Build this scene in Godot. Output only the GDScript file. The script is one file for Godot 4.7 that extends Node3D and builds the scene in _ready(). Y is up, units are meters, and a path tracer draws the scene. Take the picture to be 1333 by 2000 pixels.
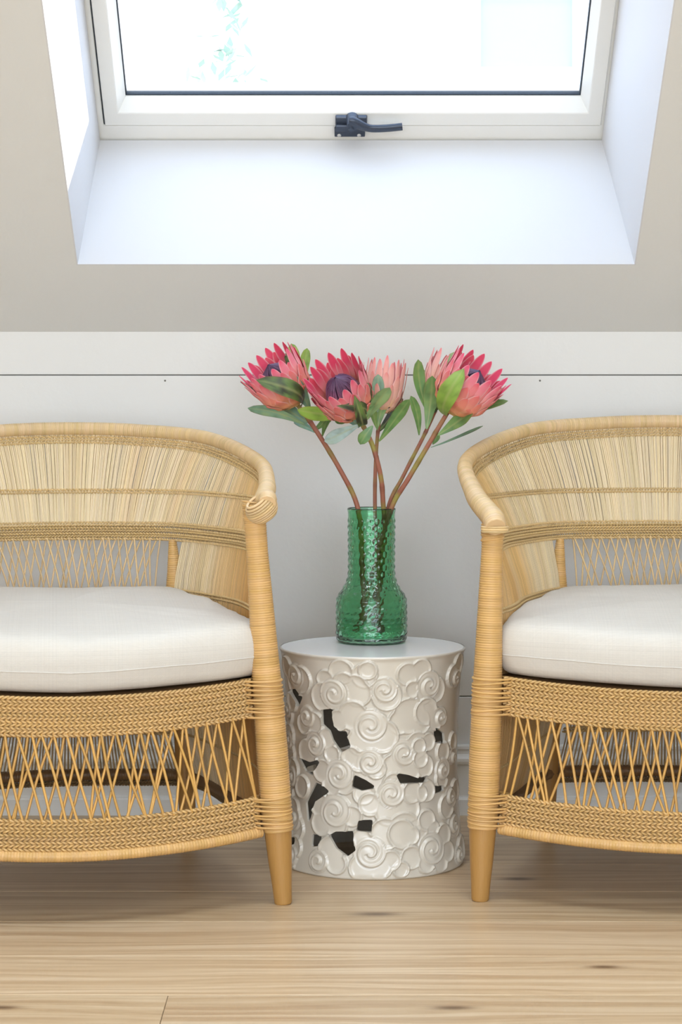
extends Node3D
# An attic corner: two wrapped rattan armchairs, a glazed cloud stool with a vase of proteas, a roof window above.

const SLOPE_FOOT := Vector3(0, 1.025, 0)
const UP_SLOPE := Vector3(0, 0.64945, 0.76041)
const OUT_SLOPE := Vector3(0, 0.76041, -0.64945)

var M := {}
var taken := {}
var rng := RandomNumberGenerator.new()
var noise := FastNoiseLite.new()


# ---------------------------------------------------------------- mesh builder
class MB:
	var v := PackedVector3Array()
	var c := PackedColorArray()
	var uv := PackedVector2Array()
	var ix := PackedInt32Array()
	var col := Color(1, 1, 1)

	func tri(a: int, b: int, d: int) -> void:
		ix.append(a); ix.append(b); ix.append(d)

	func pt(p: Vector3, t := Vector2.ZERO) -> int:
		v.append(p); c.append(col); uv.append(t)
		return v.size() - 1

	# rows x cols points; outward = (next row) x (next column)
	func grid(p: PackedVector3Array, rows: int, cols: int, wrap := false, cols_colors := PackedColorArray(), flip := false) -> void:
		var o := v.size()
		v.append_array(p)
		if cols_colors.size() == p.size():
			c.append_array(cols_colors)
		else:
			var cc := PackedColorArray()
			cc.resize(p.size()); cc.fill(col)
			c.append_array(cc)
		var uu := PackedVector2Array()
		uu.resize(p.size())
		uv.append_array(uu)
		var last := cols if wrap else cols - 1
		for r in rows - 1:
			for k in last:
				var k2 := (k + 1) % cols
				var a := o + r * cols + k
				var b := o + r * cols + k2
				var d := a + cols
				var e := b + cols
				if flip:
					ix.append(a); ix.append(b); ix.append(d)
					ix.append(b); ix.append(e); ix.append(d)
				else:
					ix.append(a); ix.append(d); ix.append(b)
					ix.append(b); ix.append(d); ix.append(e)

	func fan(ring: PackedVector3Array, centre: Vector3, flip := false) -> void:
		var o := pt(centre)
		for p in ring: pt(p)
		var n := ring.size()
		for k in n:
			if flip: tri(o, o + 1 + (k + 1) % n, o + 1 + k)
			else: tri(o, o + 1 + k, o + 1 + (k + 1) % n)

	func tube(path: PackedVector3Array, radius: PackedFloat32Array, sides: int, ref: Vector3, caps := true, tints := PackedColorArray(), flat := 1.0) -> void:
		var n := path.size()
		var p := PackedVector3Array()
		p.resize(n * sides)
		var cs := PackedFloat32Array()
		var sn := PackedFloat32Array()
		for k in sides:
			cs.append(cos(TAU * k / sides)); sn.append(sin(TAU * k / sides) * flat)
		var many := radius.size() == n
		var cc := PackedColorArray()
		var tinted := tints.size() == n
		if tinted: cc.resize(n * sides)
		for i in n:
			var t := path[mini(i + 1, n - 1)] - path[maxi(i - 1, 0)]
			var s := t.cross(ref).normalized()
			var b := s.cross(t).normalized()
			var r := radius[i] if many else radius[0]
			var at := path[i]
			for k in sides:
				p[i * sides + k] = at + (s * cs[k] + b * sn[k]) * r
				if tinted: cc[i * sides + k] = tints[i]
		grid(p, n, sides, true, cc)
		if caps:
			var kept := col
			if tinted: col = tints[0]
			fan(p.slice(0, sides), path[0], true)
			if tinted: col = tints[n - 1]
			fan(p.slice((n - 1) * sides, n * sides), path[n - 1], false)
			col = kept

	func lathe(profile: PackedVector2Array, sides: int, origin := Vector3.ZERO) -> void:
		var p := PackedVector3Array()
		for q in profile:
			for k in sides:
				var a := TAU * k / sides
				p.append(origin + Vector3(q.x * cos(a), q.y, q.x * sin(a)))
		grid(p, profile.size(), sides, true)

	# a flat polygon face of its own (corners counter-clockwise from outside)
	func face(q: Array, uvs := []) -> void:
		var o := v.size()
		for k in q.size(): pt(q[k], uvs[k] if uvs.size() > k else Vector2.ZERO)
		for k in range(1, q.size() - 1): tri(o, o + k, o + k + 1)

	# eight corners: bottom four counter-clockwise from above, then the top four
	func hexa(q: Array) -> void:
		face([q[3], q[2], q[1], q[0]])
		face([q[4], q[5], q[6], q[7]])
		for k in 4:
			var k2 := (k + 1) % 4
			face([q[k], q[k2], q[k2 + 4], q[k + 4]])

	func box(lo: Vector3, hi: Vector3, bev := 0.0) -> void:
		if bev <= 0.0:
			hexa([Vector3(lo.x, lo.y, hi.z), Vector3(hi.x, lo.y, hi.z), Vector3(hi.x, lo.y, lo.z), Vector3(lo.x, lo.y, lo.z),
				Vector3(lo.x, hi.y, hi.z), Vector3(hi.x, hi.y, hi.z), Vector3(hi.x, hi.y, lo.z), Vector3(lo.x, hi.y, lo.z)])
			return
		slab(Transform3D(), lo, hi, bev)

	# a box with chamfered edges, in the axes of xf
	func slab(xf: Transform3D, lo: Vector3, hi: Vector3, b: float) -> void:
		var cen := (lo + hi) / 2.0
		var h := (hi - lo) / 2.0
		var quads := []
		for ax in 3:
			for sg in [-1.0, 1.0]:
				var u := (ax + 1) % 3
				var w := (ax + 2) % 3
				var q := []
				for t in [[-1, -1], [1, -1], [1, 1], [-1, 1]]:
					var p := Vector3.ZERO
					p[ax] = sg * h[ax]
					p[u] = t[0] * (h[u] - b)
					p[w] = t[1] * (h[w] - b)
					q.append(p)
				quads.append(q)
		for ax in 3:
			var u := (ax + 1) % 3
			var w := (ax + 2) % 3
			for su in [-1.0, 1.0]:
				for sw in [-1.0, 1.0]:
					var q := []
					for e in [[-1, 0], [1, 0], [1, 1], [-1, 1]]:
						var p := Vector3.ZERO
						p[ax] = e[0] * (h[ax] - b)
						p[u] = su * (h[u] - (b if e[1] == 1 else 0.0))
						p[w] = sw * (h[w] - (0.0 if e[1] == 1 else b))
						q.append(p)
					quads.append(q)
		for sx in [-1.0, 1.0]:
			for sy in [-1.0, 1.0]:
				for sz in [-1.0, 1.0]:
					quads.append([Vector3(sx * h.x, sy * (h.y - b), sz * (h.z - b)), Vector3(sx * (h.x - b), sy * h.y, sz * (h.z - b)), Vector3(sx * (h.x - b), sy * (h.y - b), sz * h.z)])
		for q in quads:
			var nn: Vector3 = (q[1] - q[0]).cross(q[2] - q[0])
			var mid := Vector3.ZERO
			for p in q: mid += p
			if nn.dot(mid) < 0: q.reverse()
			var out := []
			for p in q: out.append(xf * (cen + p))
			face(out)

	func mesh() -> ArrayMesh:
		var nr := PackedVector3Array()
		nr.resize(v.size())
		var k := 0
		var out := PackedInt32Array()
		out.resize(ix.size())
		while k < ix.size():
			var a := ix[k]
			var b := ix[k + 1]
			var d := ix[k + 2]
			var nn := (v[b] - v[a]).cross(v[d] - v[a])
			nr[a] += nn; nr[b] += nn; nr[d] += nn
			out[k] = a; out[k + 1] = d; out[k + 2] = b
			k += 3
		for i in nr.size(): nr[i] = nr[i].normalized()
		var ar := []
		ar.resize(Mesh.ARRAY_MAX)
		ar[Mesh.ARRAY_VERTEX] = v
		ar[Mesh.ARRAY_NORMAL] = nr
		ar[Mesh.ARRAY_COLOR] = c
		ar[Mesh.ARRAY_TEX_UV] = uv
		ar[Mesh.ARRAY_INDEX] = out
		var m := ArrayMesh.new()
		m.add_surface_from_arrays(Mesh.PRIMITIVE_TRIANGLES, ar)
		return m


# ---------------------------------------------------------------- naming
func numbered(called: String) -> String:
	var n: int = taken.get(called, 0)
	taken[called] = n + 1
	return called if n == 0 else "%s_%03d" % [called, n]

func thing(called: String, label: String, category: String, at := Vector3.ZERO, turn := 0.0, group := "") -> Node3D:
	var o := Node3D.new()
	o.name = numbered(called)
	add_child(o)
	o.position = at
	o.rotation.y = turn
	tag(o, label, category, group)
	return o

func tag(o: Node3D, label: String, category: String, group := "") -> void:
	o.set_meta("label", label)
	o.set_meta("category", category)
	if group: o.set_meta("group", group)

func part(called: String, mesh: Mesh, m: Material, parent: Node = self, kind := "") -> MeshInstance3D:
	var o := MeshInstance3D.new()
	o.mesh = mesh
	o.material_override = m
	if parent == self:
		o.name = numbered(called)
	else:
		var key := "%d/%s" % [parent.get_instance_id(), called]
		var n: int = taken.get(key, 0)
		taken[key] = n + 1
		o.name = called if n == 0 else "%s_%03d" % [called, n]
	parent.add_child(o, true)
	if kind: o.set_meta("kind", kind)
	return o

func struct(called: String, mesh: Mesh, m: Material, label: String, category: String) -> MeshInstance3D:
	var o := part(called, mesh, m, self, "structure")
	o.set_meta("label", label)
	o.set_meta("category", category)
	return o


# ---------------------------------------------------------------- materials
func mat(albedo: Color, rough := 0.6, vertex := false) -> StandardMaterial3D:
	var m := StandardMaterial3D.new()
	m.albedo_color = albedo
	m.roughness = rough
	m.vertex_color_use_as_albedo = vertex
	return m

func c8(r: int, g: int, b: int) -> Color:
	return Color8(r, g, b)

func lin(r: int, g: int, b: int) -> Color:
	return Color8(r, g, b).srgb_to_linear()

func relief(m: StandardMaterial3D, freq: float, scale: float, size := 3.0, fractal := 3, stretch := Vector3.ONE) -> void:
	var nt := NoiseTexture2D.new()
	nt.width = 512; nt.height = 512; nt.seamless = true
	var n := FastNoiseLite.new()
	n.seed = int(freq * 1000) + fractal
	n.frequency = freq
	n.fractal_octaves = fractal
	nt.noise = n
	m.heightmap_enabled = true
	m.heightmap_texture = nt
	m.heightmap_scale = scale
	m.uv1_triplanar = true
	m.uv1_scale = stretch * size

func cloth_texture() -> ImageTexture:
	var n := 384
	var im := Image.create_empty(n, n, false, Image.FORMAT_RGB8)
	var r := RandomNumberGenerator.new()
	r.seed = 12
	var ro := []
	var co := []
	for k in n:
		ro.append(r.randf_range(-1, 1) * (1.0 if r.randf() < 0.9 else 2.2)); co.append(r.randf_range(-1, 1))
	var nn := FastNoiseLite.new()
	nn.seed = 4
	nn.frequency = 1.0
	for y in n:
		for x in n:
			var slub := nn.get_noise_2d(x * 0.02, y * 0.9)
			var v := 0.95 + 0.022 * float(ro[y]) + 0.014 * float(co[x]) + 0.035 * slub + 0.012 * (1.0 if (x + y) % 2 else -1.0)
			im.set_pixel(x, y, Color(v, v * 0.995, v * 0.985))
	return ImageTexture.create_from_image(im)

func wood_texture(sd: int, knots: Array) -> ImageTexture:
	var w := 1024
	var h := 192
	var im := Image.create_empty(w, h, false, Image.FORMAT_RGB8)
	var n := FastNoiseLite.new()
	n.seed = sd
	n.frequency = 1.0
	n.fractal_octaves = 2
	var dark := Vector3(0.68, 0.555, 0.42)
	var mid := Vector3(0.795, 0.69, 0.55)
	var pale := Vector3(0.87, 0.785, 0.665)
	for y in h:
		var fy := float(y) / h
		for x in w:
			var fx := float(x) / w
			var yy := fy
			var knot := 0.0
			for k in knots:
				var dx: float = (fx - k[0]) * 10.9
				var dy: float = fy - k[1]
				var dd := dx * dx * 0.35 + dy * dy * 6.0
				yy += dy * 0.5 * exp(-dd * 14.0)
				knot = maxf(knot, exp(-(dx * dx * 40.0 + dy * dy * 300.0) * k[2]))
			var warp := n.get_noise_2d(fx * 3.1 + 7.0, yy * 1.3) * 0.35
			var band := n.get_noise_2d(fx * 1.7 + 31.0, (yy + warp * 0.25) * 9.0)
			var ring := sin((yy * 9.0 + warp * 9.0) * TAU) * 0.5
			var fine := n.get_noise_2d(fx * 26.0, yy * 150.0)
			var t := 0.52 + band * 0.62 + ring * 0.11 + fine * 0.20
			var col := mid.lerp(pale, clampf((t - 0.5) * 1.6, 0, 1)) if t > 0.5 else mid.lerp(dark, clampf((0.5 - t) * 1.3, 0, 1))
			col = col.lerp(Vector3(0.30, 0.20, 0.12), knot * 0.7)
			im.set_pixel(x, y, Color(col.x, col.y, col.z))
	return ImageTexture.create_from_image(im)

func build_materials() -> void:
	M.wall = mat(c8(231, 231, 229), 0.62)
	relief(M.wall, 0.02, 0.04, 3.0, 4)
	M.ceiling = mat(c8(222, 222, 219), 0.85)
	relief(M.ceiling, 0.05, 0.05, 2.2, 4)
	M.reveal = mat(c8(215, 215, 216), 0.8)
	M.trim = mat(c8(232, 231, 226), 0.35)
	M.groove = mat(c8(120, 118, 112), 0.9)
	M.sash = mat(c8(232, 231, 225), 0.4)
	M.gasket = mat(c8(38, 48, 58), 0.7)
	M.iron = mat(c8(62, 70, 84), 0.35)
	M.iron.metallic = 0.35
	M.screw = mat(c8(200, 200, 198), 0.3)
	M.screw.metallic = 0.8
	var pane := mat(Color(0.93, 0.98, 1.0, 0.04), 0.02)
	pane.transparency = BaseMaterial3D.TRANSPARENCY_ALPHA
	M.pane = pane
	M.rattan = mat(Color.WHITE, 0.42, true)
	M.cane = mat(Color.WHITE, 0.5, true)
	M.bare = mat(Color.WHITE, 0.45, true)
	relief(M.bare, 0.03, 0.06, 9.0, 3, Vector3(1, 0.16, 1))
	M.deck = mat(c8(150, 112, 66), 0.8)
	var linen := mat(c8(224, 219, 211), 0.95)
	relief(linen, 0.25, 0.06, 9.0, 2)
	linen.albedo_texture = cloth_texture()
	M.linen = linen
	M.piping = mat(c8(208, 202, 193), 0.95)
	var glaze := mat(c8(214, 207, 193), 0.3)
	glaze.clearcoat_enabled = true
	glaze.clearcoat = 0.6
	glaze.clearcoat_roughness = 0.12
	M.glaze = glaze
	M.glaze_top = mat(c8(236, 236, 234), 0.2)
	var glass := mat(Color(0.67, 0.905, 0.775, 0.0), 0.0)
	glass.refraction_enabled = true
	glass.refraction_scale = 0.05
	M.glass = glass
	var water := mat(Color(0.85, 0.97, 0.90, 0.0), 0.0)
	water.refraction_enabled = true
	water.refraction_scale = 0.033
	M.water = water
	M.plant = mat(Color.WHITE, 0.45, true)
	M.bract = mat(Color.WHITE, 0.55, true)
	M.bract.backlight_enabled = true
	M.bract.backlight = Color(0.62, 0.56, 0.56)
	M.bark = mat(Color.WHITE, 0.6, true)
	M.facade = mat(c8(240, 240, 242), 0.9)
	M.far_glass = mat(c8(170, 191, 204), 0.3)
	M.far_roof = mat(c8(120, 122, 126), 0.8)
	M.far_leaf = mat(c8(176, 204, 192), 0.9)  # leaf colour washed pale to stand for glare
	M.far_trunk = mat(c8(214, 208, 198), 0.9)
	M.ground = mat(c8(150, 150, 145), 0.9)
	M.floor = mat(c8(70, 54, 38), 0.8)
	M.planks = []
	for k in 4:
		var m := mat(Color.WHITE, 0.38, true)
		m.albedo_texture = wood_texture(11 + k * 7, [[[0.31, 0.42, 1.0], [0.78, 0.7, 2.0]], [[0.62, 0.55, 1.4]], [[0.18, 0.3, 1.6], [0.55, 0.75, 0.9]], []][k])
		m.metallic_specular = 0.5
		M.planks.append(m)


# ---------------------------------------------------------------- room
func sl(x: float, s: float, u: float) -> Vector3:
	return SLOPE_FOOT + Vector3(x, 0, 0) + UP_SLOPE * s + OUT_SLOPE * u

# a box in (x, up the slope, out through the roof)
func sl_hexa(mb: MB, x0: float, x1: float, s0: float, s1: float, u0: float, u1: float, x0b := 99.0, x1b := 99.0) -> void:
	var xa := x0 if x0b > 90 else x0b
	var xb := x1 if x1b > 90 else x1b
	mb.hexa([sl(x0, s0, u0), sl(x0, s1, u0), sl(x1, s1, u0), sl(x1, s0, u0), sl(xa, s0, u1), sl(xa, s1, u1), sl(xb, s1, u1), sl(xb, s0, u1)])

func build_shell() -> void:
	# floor
	var mb := MB.new()
	mb.box(Vector3(-3.15, -0.14, -0.15), Vector3(3.15, -0.021, 6.15))
	var fl := struct("floor", mb.mesh(), M.floor, "wide pale oak floorboards running along the wall under the chairs", "floor")
	rng.seed = 5
	for row in range(-3, 26):
		var z0 := 0.493 + 0.2205 * row
		var z1 := z0 + 0.2205
		if z0 > 5.98: break
		z0 = maxf(z0, 0.0); z1 = minf(z1, 6.0)
		var cuts := [-3.0]
		var x := -3.0 + rng.randf_range(0.5, 1.9)
		if row == 4: x = -0.258 - 2.1
		while x < 2.7:
			cuts.append(x)
			x += 2.1 if row == 4 else rng.randf_range(1.9, 2.3)
		cuts.append(3.0)
		if row in [-1, 0, 1, 2, 3]:   # these run through the picture without a joint
			cuts = [-3.0, -1.15 - 0.1 * row, 1.0 + 0.12 * row, 3.0]
		for k in cuts.size() - 1:
			var m: StandardMaterial3D = M.planks[rng.randi() % 4]
			fl_plank(fl, cuts[k], cuts[k + 1], z0, z1, m)
	# back wall: a knee wall clad in wide boards
	mb = MB.new()
	mb.box(Vector3(-3.15, -0.14, -0.15), Vector3(3.15, 1.027, -0.012))
	var wl := struct("wall_back", mb.mesh(), M.groove, "low painted knee wall of wide horizontal boards behind the stool", "wall")
	for e in [[0.0, 0.2475], [0.2495, 0.932], [0.934, 1.027]]:
		for side in [[-3.0, -1.62], [-1.6185, 1.59], [1.5915, 3.0]]:
			mb = MB.new()
			mb.slab(Transform3D(), Vector3(side[0], e[0], -0.013), Vector3(side[1], e[1], 0.0), 0.0012)
			var pn := part("panel", mb.mesh(), M.wall, wl)
			if e[0] > 0.2 and e[0] < 0.3 and side[0] > -1.7 and side[0] < 1:
				for nx in [-0.375, 0.424]:
					mb = MB.new()
					mb.lathe(PackedVector2Array([Vector2(0.0, 0.0), Vector2(0.0024, 0.0), Vector2(0.002, 0.0009), Vector2(0.0, 0.0011)]), 10)
					var nl := part("nail_head", mb.mesh(), M.groove, pn)
					nl.transform = Transform3D(Basis(Vector3.RIGHT, PI / 2), Vector3(nx, 0.921, -0.0004))
	# skirting
	var prof := [[0.0, 0.0], [0.026, 0.0], [0.026, 0.033], [0.0235, 0.0365], [0.019, 0.038], [0.0175, 0.041], [0.0175, 0.104], [0.0185, 0.1065], [0.0215, 0.108], [0.0225, 0.113], [0.021, 0.119], [0.0165, 0.1235], [0.0135, 0.128], [0.0125, 0.134], [0.0135, 0.139], [0.0125, 0.144], [0.009, 0.147], [0.0, 0.147]]
	mb = MB.new()
	for k in prof.size() - 1:
		var a: Array = prof[k]
		var b: Array = prof[k + 1]
		mb.face([Vector3(-3, a[1], a[0]), Vector3(3, a[1], a[0]), Vector3(3, b[1], b[0]), Vector3(-3, b[1], b[0])])
	struct("baseboard_back", mb.mesh(), M.trim, "moulded white skirting board along the foot of the back wall", "baseboard")
	# sloping ceiling with the window shaft, and the flat ceiling beyond
	mb = MB.new()
	sl_hexa(mb, -3.15, -0.545, -0.18, UPPER[2], 0.0, 0.372, -3.15, -0.526)
	sl_hexa(mb, -3.15, UPPER[0], UPPER[2], 2.5, 0.0, 0.372)
	sl_hexa(mb, 0.607, 3.15, -0.18, UPPER[2], 0.0, 0.372, 0.569, 3.15)
	sl_hexa(mb, UPPER[1], 3.15, UPPER[2], 2.5, 0.0, 0.372)
	sl_hexa(mb, -0.545, 0.607, -0.18, 0.2045, 0.0, 0.372, -0.526, 0.569)
	sl_hexa(mb, -0.545, 0.607, 1.353, UPPER[2], 0.0, 0.372, -0.526, 0.569)
	sl_hexa(mb, -0.545, 0.607, UPPER[3], 2.5, 0.0, 0.372, -0.526, 0.569)
	var ce := struct("ceiling", mb.mesh(), M.ceiling, "sloping attic ceiling painted off-white around the deep window shaft", "ceiling")
	mb = MB.new()
	sl_hexa(mb, -0.545, 0.607, 0.2045, 0.2075, -0.0, 0.372, -0.526, 0.569)
	part("reveal", mb.mesh(), M.reveal, ce)
	mb = MB.new()
	sl_hexa(mb, -0.545, 0.607, 1.35, 1.353, -0.0, 0.372, -0.526, 0.569)
	part("reveal", mb.mesh(), M.reveal, ce)
	mb = MB.new()
	sl_hexa(mb, -0.545, -0.542, 0.2075, 1.35, -0.0, 0.372, -0.526, -0.523)
	part("reveal", mb.mesh(), M.reveal, ce)
	mb = MB.new()
	sl_hexa(mb, 0.604, 0.607, 0.2075, 1.35, -0.0, 0.372, 0.566, 0.569)
	part("reveal", mb.mesh(), M.reveal, ce)
	mb = MB.new()
	mb.box(Vector3(-3.15, 2.6, 1.75), Vector3(3.15, 2.72, 6.15))
	struct("ceiling", mb.mesh(), M.ceiling, "flat white ceiling above the middle of the attic", "ceiling")
	for s in [-1, 1]:
		mb = MB.new()
		mb.box(Vector3(3.0 if s > 0 else -3.15, -0.14, -0.15), Vector3(3.15 if s > 0 else -3.0, 2.72, 6.15))
		struct("wall_right" if s > 0 else "wall_left", mb.mesh(), M.wall, "plain white side wall beyond the rattan armchair with the %s" % ("swelling arm" if s > 0 else "bound knob"), "wall")
	# front wall, behind the camera, with two unseen openings lighting the back wall
	mb = MB.new()
	var op := UNSEEN_WINDOWS
	var xs := [-3.0, op[0][0], op[0][1], op[1][0], op[1][1], 3.0]
	for k in 5:
		if k % 2 == 0:
			mb.box(Vector3(xs[k], -0.14, 6.0), Vector3(xs[k + 1], 2.72, 6.15))
		else:
			mb.box(Vector3(xs[k], -0.14, 6.0), Vector3(xs[k + 1], 0.12, 6.15))
			mb.box(Vector3(xs[k], 2.45, 6.0), Vector3(xs[k + 1], 2.72, 6.15))
	struct("wall_front", mb.mesh(), M.wall, "white wall with two broad unseen window openings facing the chairs", "wall")
	mb = MB.new()
	ring_loft(mb, UPPER[0], UPPER[1], UPPER[2], UPPER[3], [[0.0, 0.18], [0.0, 0.10], [0.05, 0.10], [0.05, 0.18], [0.0, 0.18]])
	var rw := struct("window_4", mb.mesh(), M.sash, "unseen white roof window higher up the slope, lighting the stool and cushion tops", "window")  # roof window out of view, placed to light the stool and cushions
	mb = MB.new()
	sl_hexa(mb, UPPER[0] + 0.05, UPPER[1] - 0.05, UPPER[2] + 0.05, UPPER[3] - 0.05, 0.13, 0.136)
	part("pane", mb.mesh(), M.pane, rw)
	for k in 2:
		mb = MB.new()
		var a: float = op[k][0]
		var b: float = op[k][1]
		for e in [[a, a + 0.05, 0.12, 2.45], [b - 0.05, b, 0.12, 2.45], [a + 0.05, b - 0.05, 0.12, 0.18], [a + 0.05, b - 0.05, 2.4, 2.45]]:
			mb.slab(Transform3D(), Vector3(e[0], e[2], 6.04), Vector3(e[1], e[3], 6.1), 0.004)
		var wn := struct("window_%d" % (k + 2), mb.mesh(), M.sash, "unseen broad white framed window lighting the room from the wall facing the chairs, %s" % ["nearer the corner with the left wall", "nearer the corner with the right wall"][k], "window")  # out of view behind the camera; lights the back wall and chairs
		mb = MB.new()
		mb.box(Vector3(a + 0.05, 0.18, 6.065), Vector3(b - 0.05, 2.4, 6.071))
		part("pane", mb.mesh(), M.pane, wn)

const UPPER := [-0.62, 0.68, 1.62, 2.30]  # opening of the unseen upper roof window
const UNSEEN_WINDOWS := [[-1.9, -0.04], [0.04, 1.9]]  # out of view, sized to light the wall between the chairs

func fl_plank(fl: Node3D, x0: float, x1: float, z0: float, z1: float, m: Material) -> void:
	var mb := MB.new()
	var tone := rng.randf_range(0.88, 1.0)
	mb.col = Color(tone, tone * rng.randf_range(0.975, 1.0), tone * rng.randf_range(0.95, 1.0))
	var g := 0.0004
	var b := 0.0010
	x0 += g; x1 -= g; z0 += g; z1 -= g
	var u0 := 0.005
	var fl_y := rng.randf() < 0.5
	var t := func(p: Vector3) -> Vector2:
		var vv := clampf((p.z - z0) / 0.2205, 0.0, 1.0) * 0.98 + 0.01
		return Vector2(u0 + (p.x - x0) / 2.4, 1.0 - vv if fl_y else vv)
	var top := [Vector3(x0 + b, 0, z1 - b), Vector3(x1 - b, 0, z1 - b), Vector3(x1 - b, 0, z0 + b), Vector3(x0 + b, 0, z0 + b)]
	var rim := [Vector3(x0, -b, z1), Vector3(x1, -b, z1), Vector3(x1, -b, z0), Vector3(x0, -b, z0)]
	mb.face(top, top.map(t))
	for k in 4:
		var k2 := (k + 1) % 4
		var q := [rim[k], rim[k2], top[k2], top[k]]
		mb.face(q, q.map(t))
		q = [rim[k] + Vector3(0, -0.019, 0), rim[k2] + Vector3(0, -0.019, 0), rim[k2], rim[k]]
		mb.face(q, q.map(t))
	part("plank", mb.mesh(), m, fl)

# a mitred rectangle swept along a profile of [inset, u]; low is the share of the inset at the foot
func ring_loft(mb: MB, x0: float, x1: float, s0: float, s1: float, profile: Array, low := 1.0) -> void:
	var loops := []
	for p in profile:
		var i: float = p[0]
		loops.append([sl(x0 + i, s0 + i * low, p[1]), sl(x1 - i, s0 + i * low, p[1]), sl(x1 - i, s1 - i, p[1]), sl(x0 + i, s1 - i, p[1])])
	for k in loops.size() - 1:
		for j in 4:
			var j2 := (j + 1) % 4
			mb.face([loops[k][j], loops[k + 1][j], loops[k + 1][j2], loops[k][j2]])

func build_window() -> void:
	var mb := MB.new()
	ring_loft(mb, -0.60, 0.645, 0.13, 1.43, [[0.0, 0.47], [0.0, 0.376], [0.087, 0.376], [0.088, 0.378], [0.088, 0.47], [0.0, 0.47]], 1.33)
	var w := struct("window_1", mb.mesh(), M.sash, "white timber roof window with a black lever handle, set in the sloping ceiling", "window")
	mb = MB.new()
	ring_loft(mb, -0.5085, 0.5605, 0.2495, 1.338, [[0.0, 0.45], [0.0, 0.374], [0.002, 0.372], [0.029, 0.372], [0.031, 0.3735], [0.0460, 0.405], [0.0460, 0.45], [0.0, 0.45]], 1.2)
	var sash := part("sash", mb.mesh(), M.sash, w)
	mb = MB.new()
	ring_loft(mb, -0.5125, 0.5645, 0.2462, 1.342, [[-0.006, 0.44], [-0.006, 0.381], [0.0045, 0.381], [0.0045, 0.44]], 0.6)
	part("gasket", mb.mesh(), M.gasket, w)
	mb = MB.new()
	mb.box(Vector3(-0.4620, -0.0, 0.0), Vector3(0.5140, 0.984, 0.004))
	for i in mb.v.size(): mb.v[i] = sl(mb.v[i].x, 0.3055 + mb.v[i].y, 0.412 + mb.v[i].z)
	var pane := part("pane", mb.mesh(), M.pane, sash)
	pane.set_meta("label", "clear glass pane")
	mb = MB.new()
	ring_loft(mb, -0.4635, 0.5155, 0.304, 1.293, [[0.0, 0.42], [0.0, 0.4085], [0.0035, 0.4085], [0.0035, 0.42]])
	part("glazing_gasket", mb.mesh(), M.gasket, sash)
	# lever handle on its two plates
	var xf := Transform3D(Basis(Vector3.RIGHT, UP_SLOPE, -OUT_SLOPE), sl(0, 0, 0))
	var hd := Node3D.new()
	hd.name = "window_handle"
	hd.set_meta("label", "dark blue-black lever handle")
	w.add_child(hd)
	mb = MB.new()
	mb.slab(xf, Vector3(-0.012, 0.252, -0.372), Vector3(0.056, 0.283, -0.362), 0.002)
	mb.slab(xf, Vector3(-0.014, 0.222, -0.372), Vector3(0.052, 0.249, -0.366), 0.0015)
	mb.slab(xf, Vector3(-0.012, 0.247, -0.366), Vector3(0.016, 0.266, -0.354), 0.002)
	part("plate", mb.mesh(), M.iron, hd)
	for x in [-0.004, 0.039]:
		mb = MB.new()
		mb.lathe(PackedVector2Array([Vector2(0.0045, 0.0), Vector2(0.0042, 0.0012), Vector2(0.002, 0.0022), Vector2(0.0, 0.0024)]), 12)
		var sc := part("screw", mb.mesh(), M.screw, hd)
		sc.transform = Transform3D(Basis(Vector3.RIGHT, -OUT_SLOPE, UP_SLOPE * -1.0), sl(x, 0.2275, 0.3662))
	mb = MB.new()
	var path := PackedVector3Array()
	var rad := PackedFloat32Array()
	for k in 19:
		var t := k / 18.0
		path.append(sl(lerpf(0.016, 0.131, t), 0.289 - 0.015 * smoothstep(0.0, 0.45, t) - 0.003 * sin(t * PI), 0.343 - 0.003 * sin(t * PI)))
		rad.append(lerpf(0.0145, 0.0092, smoothstep(0.0, 0.4, t)) * (1.0 if k > 0 else 0.8))
	mb.tube(path, rad, 14, OUT_SLOPE, true, PackedColorArray(), 0.75)
	path = PackedVector3Array([sl(0.024, 0.280, 0.366), sl(0.024, 0.284, 0.332)])
	mb.tube(path, PackedFloat32Array([0.0135, 0.0115]), 18, Vector3.RIGHT)
	path = PackedVector3Array([sl(0.022, 0.277, 0.333), sl(0.022, 0.277, 0.328)])
	mb.tube(path, PackedFloat32Array([0.007, 0.005]), 14, Vector3.RIGHT)
	part("lever", mb.mesh(), M.iron, hd)

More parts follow.
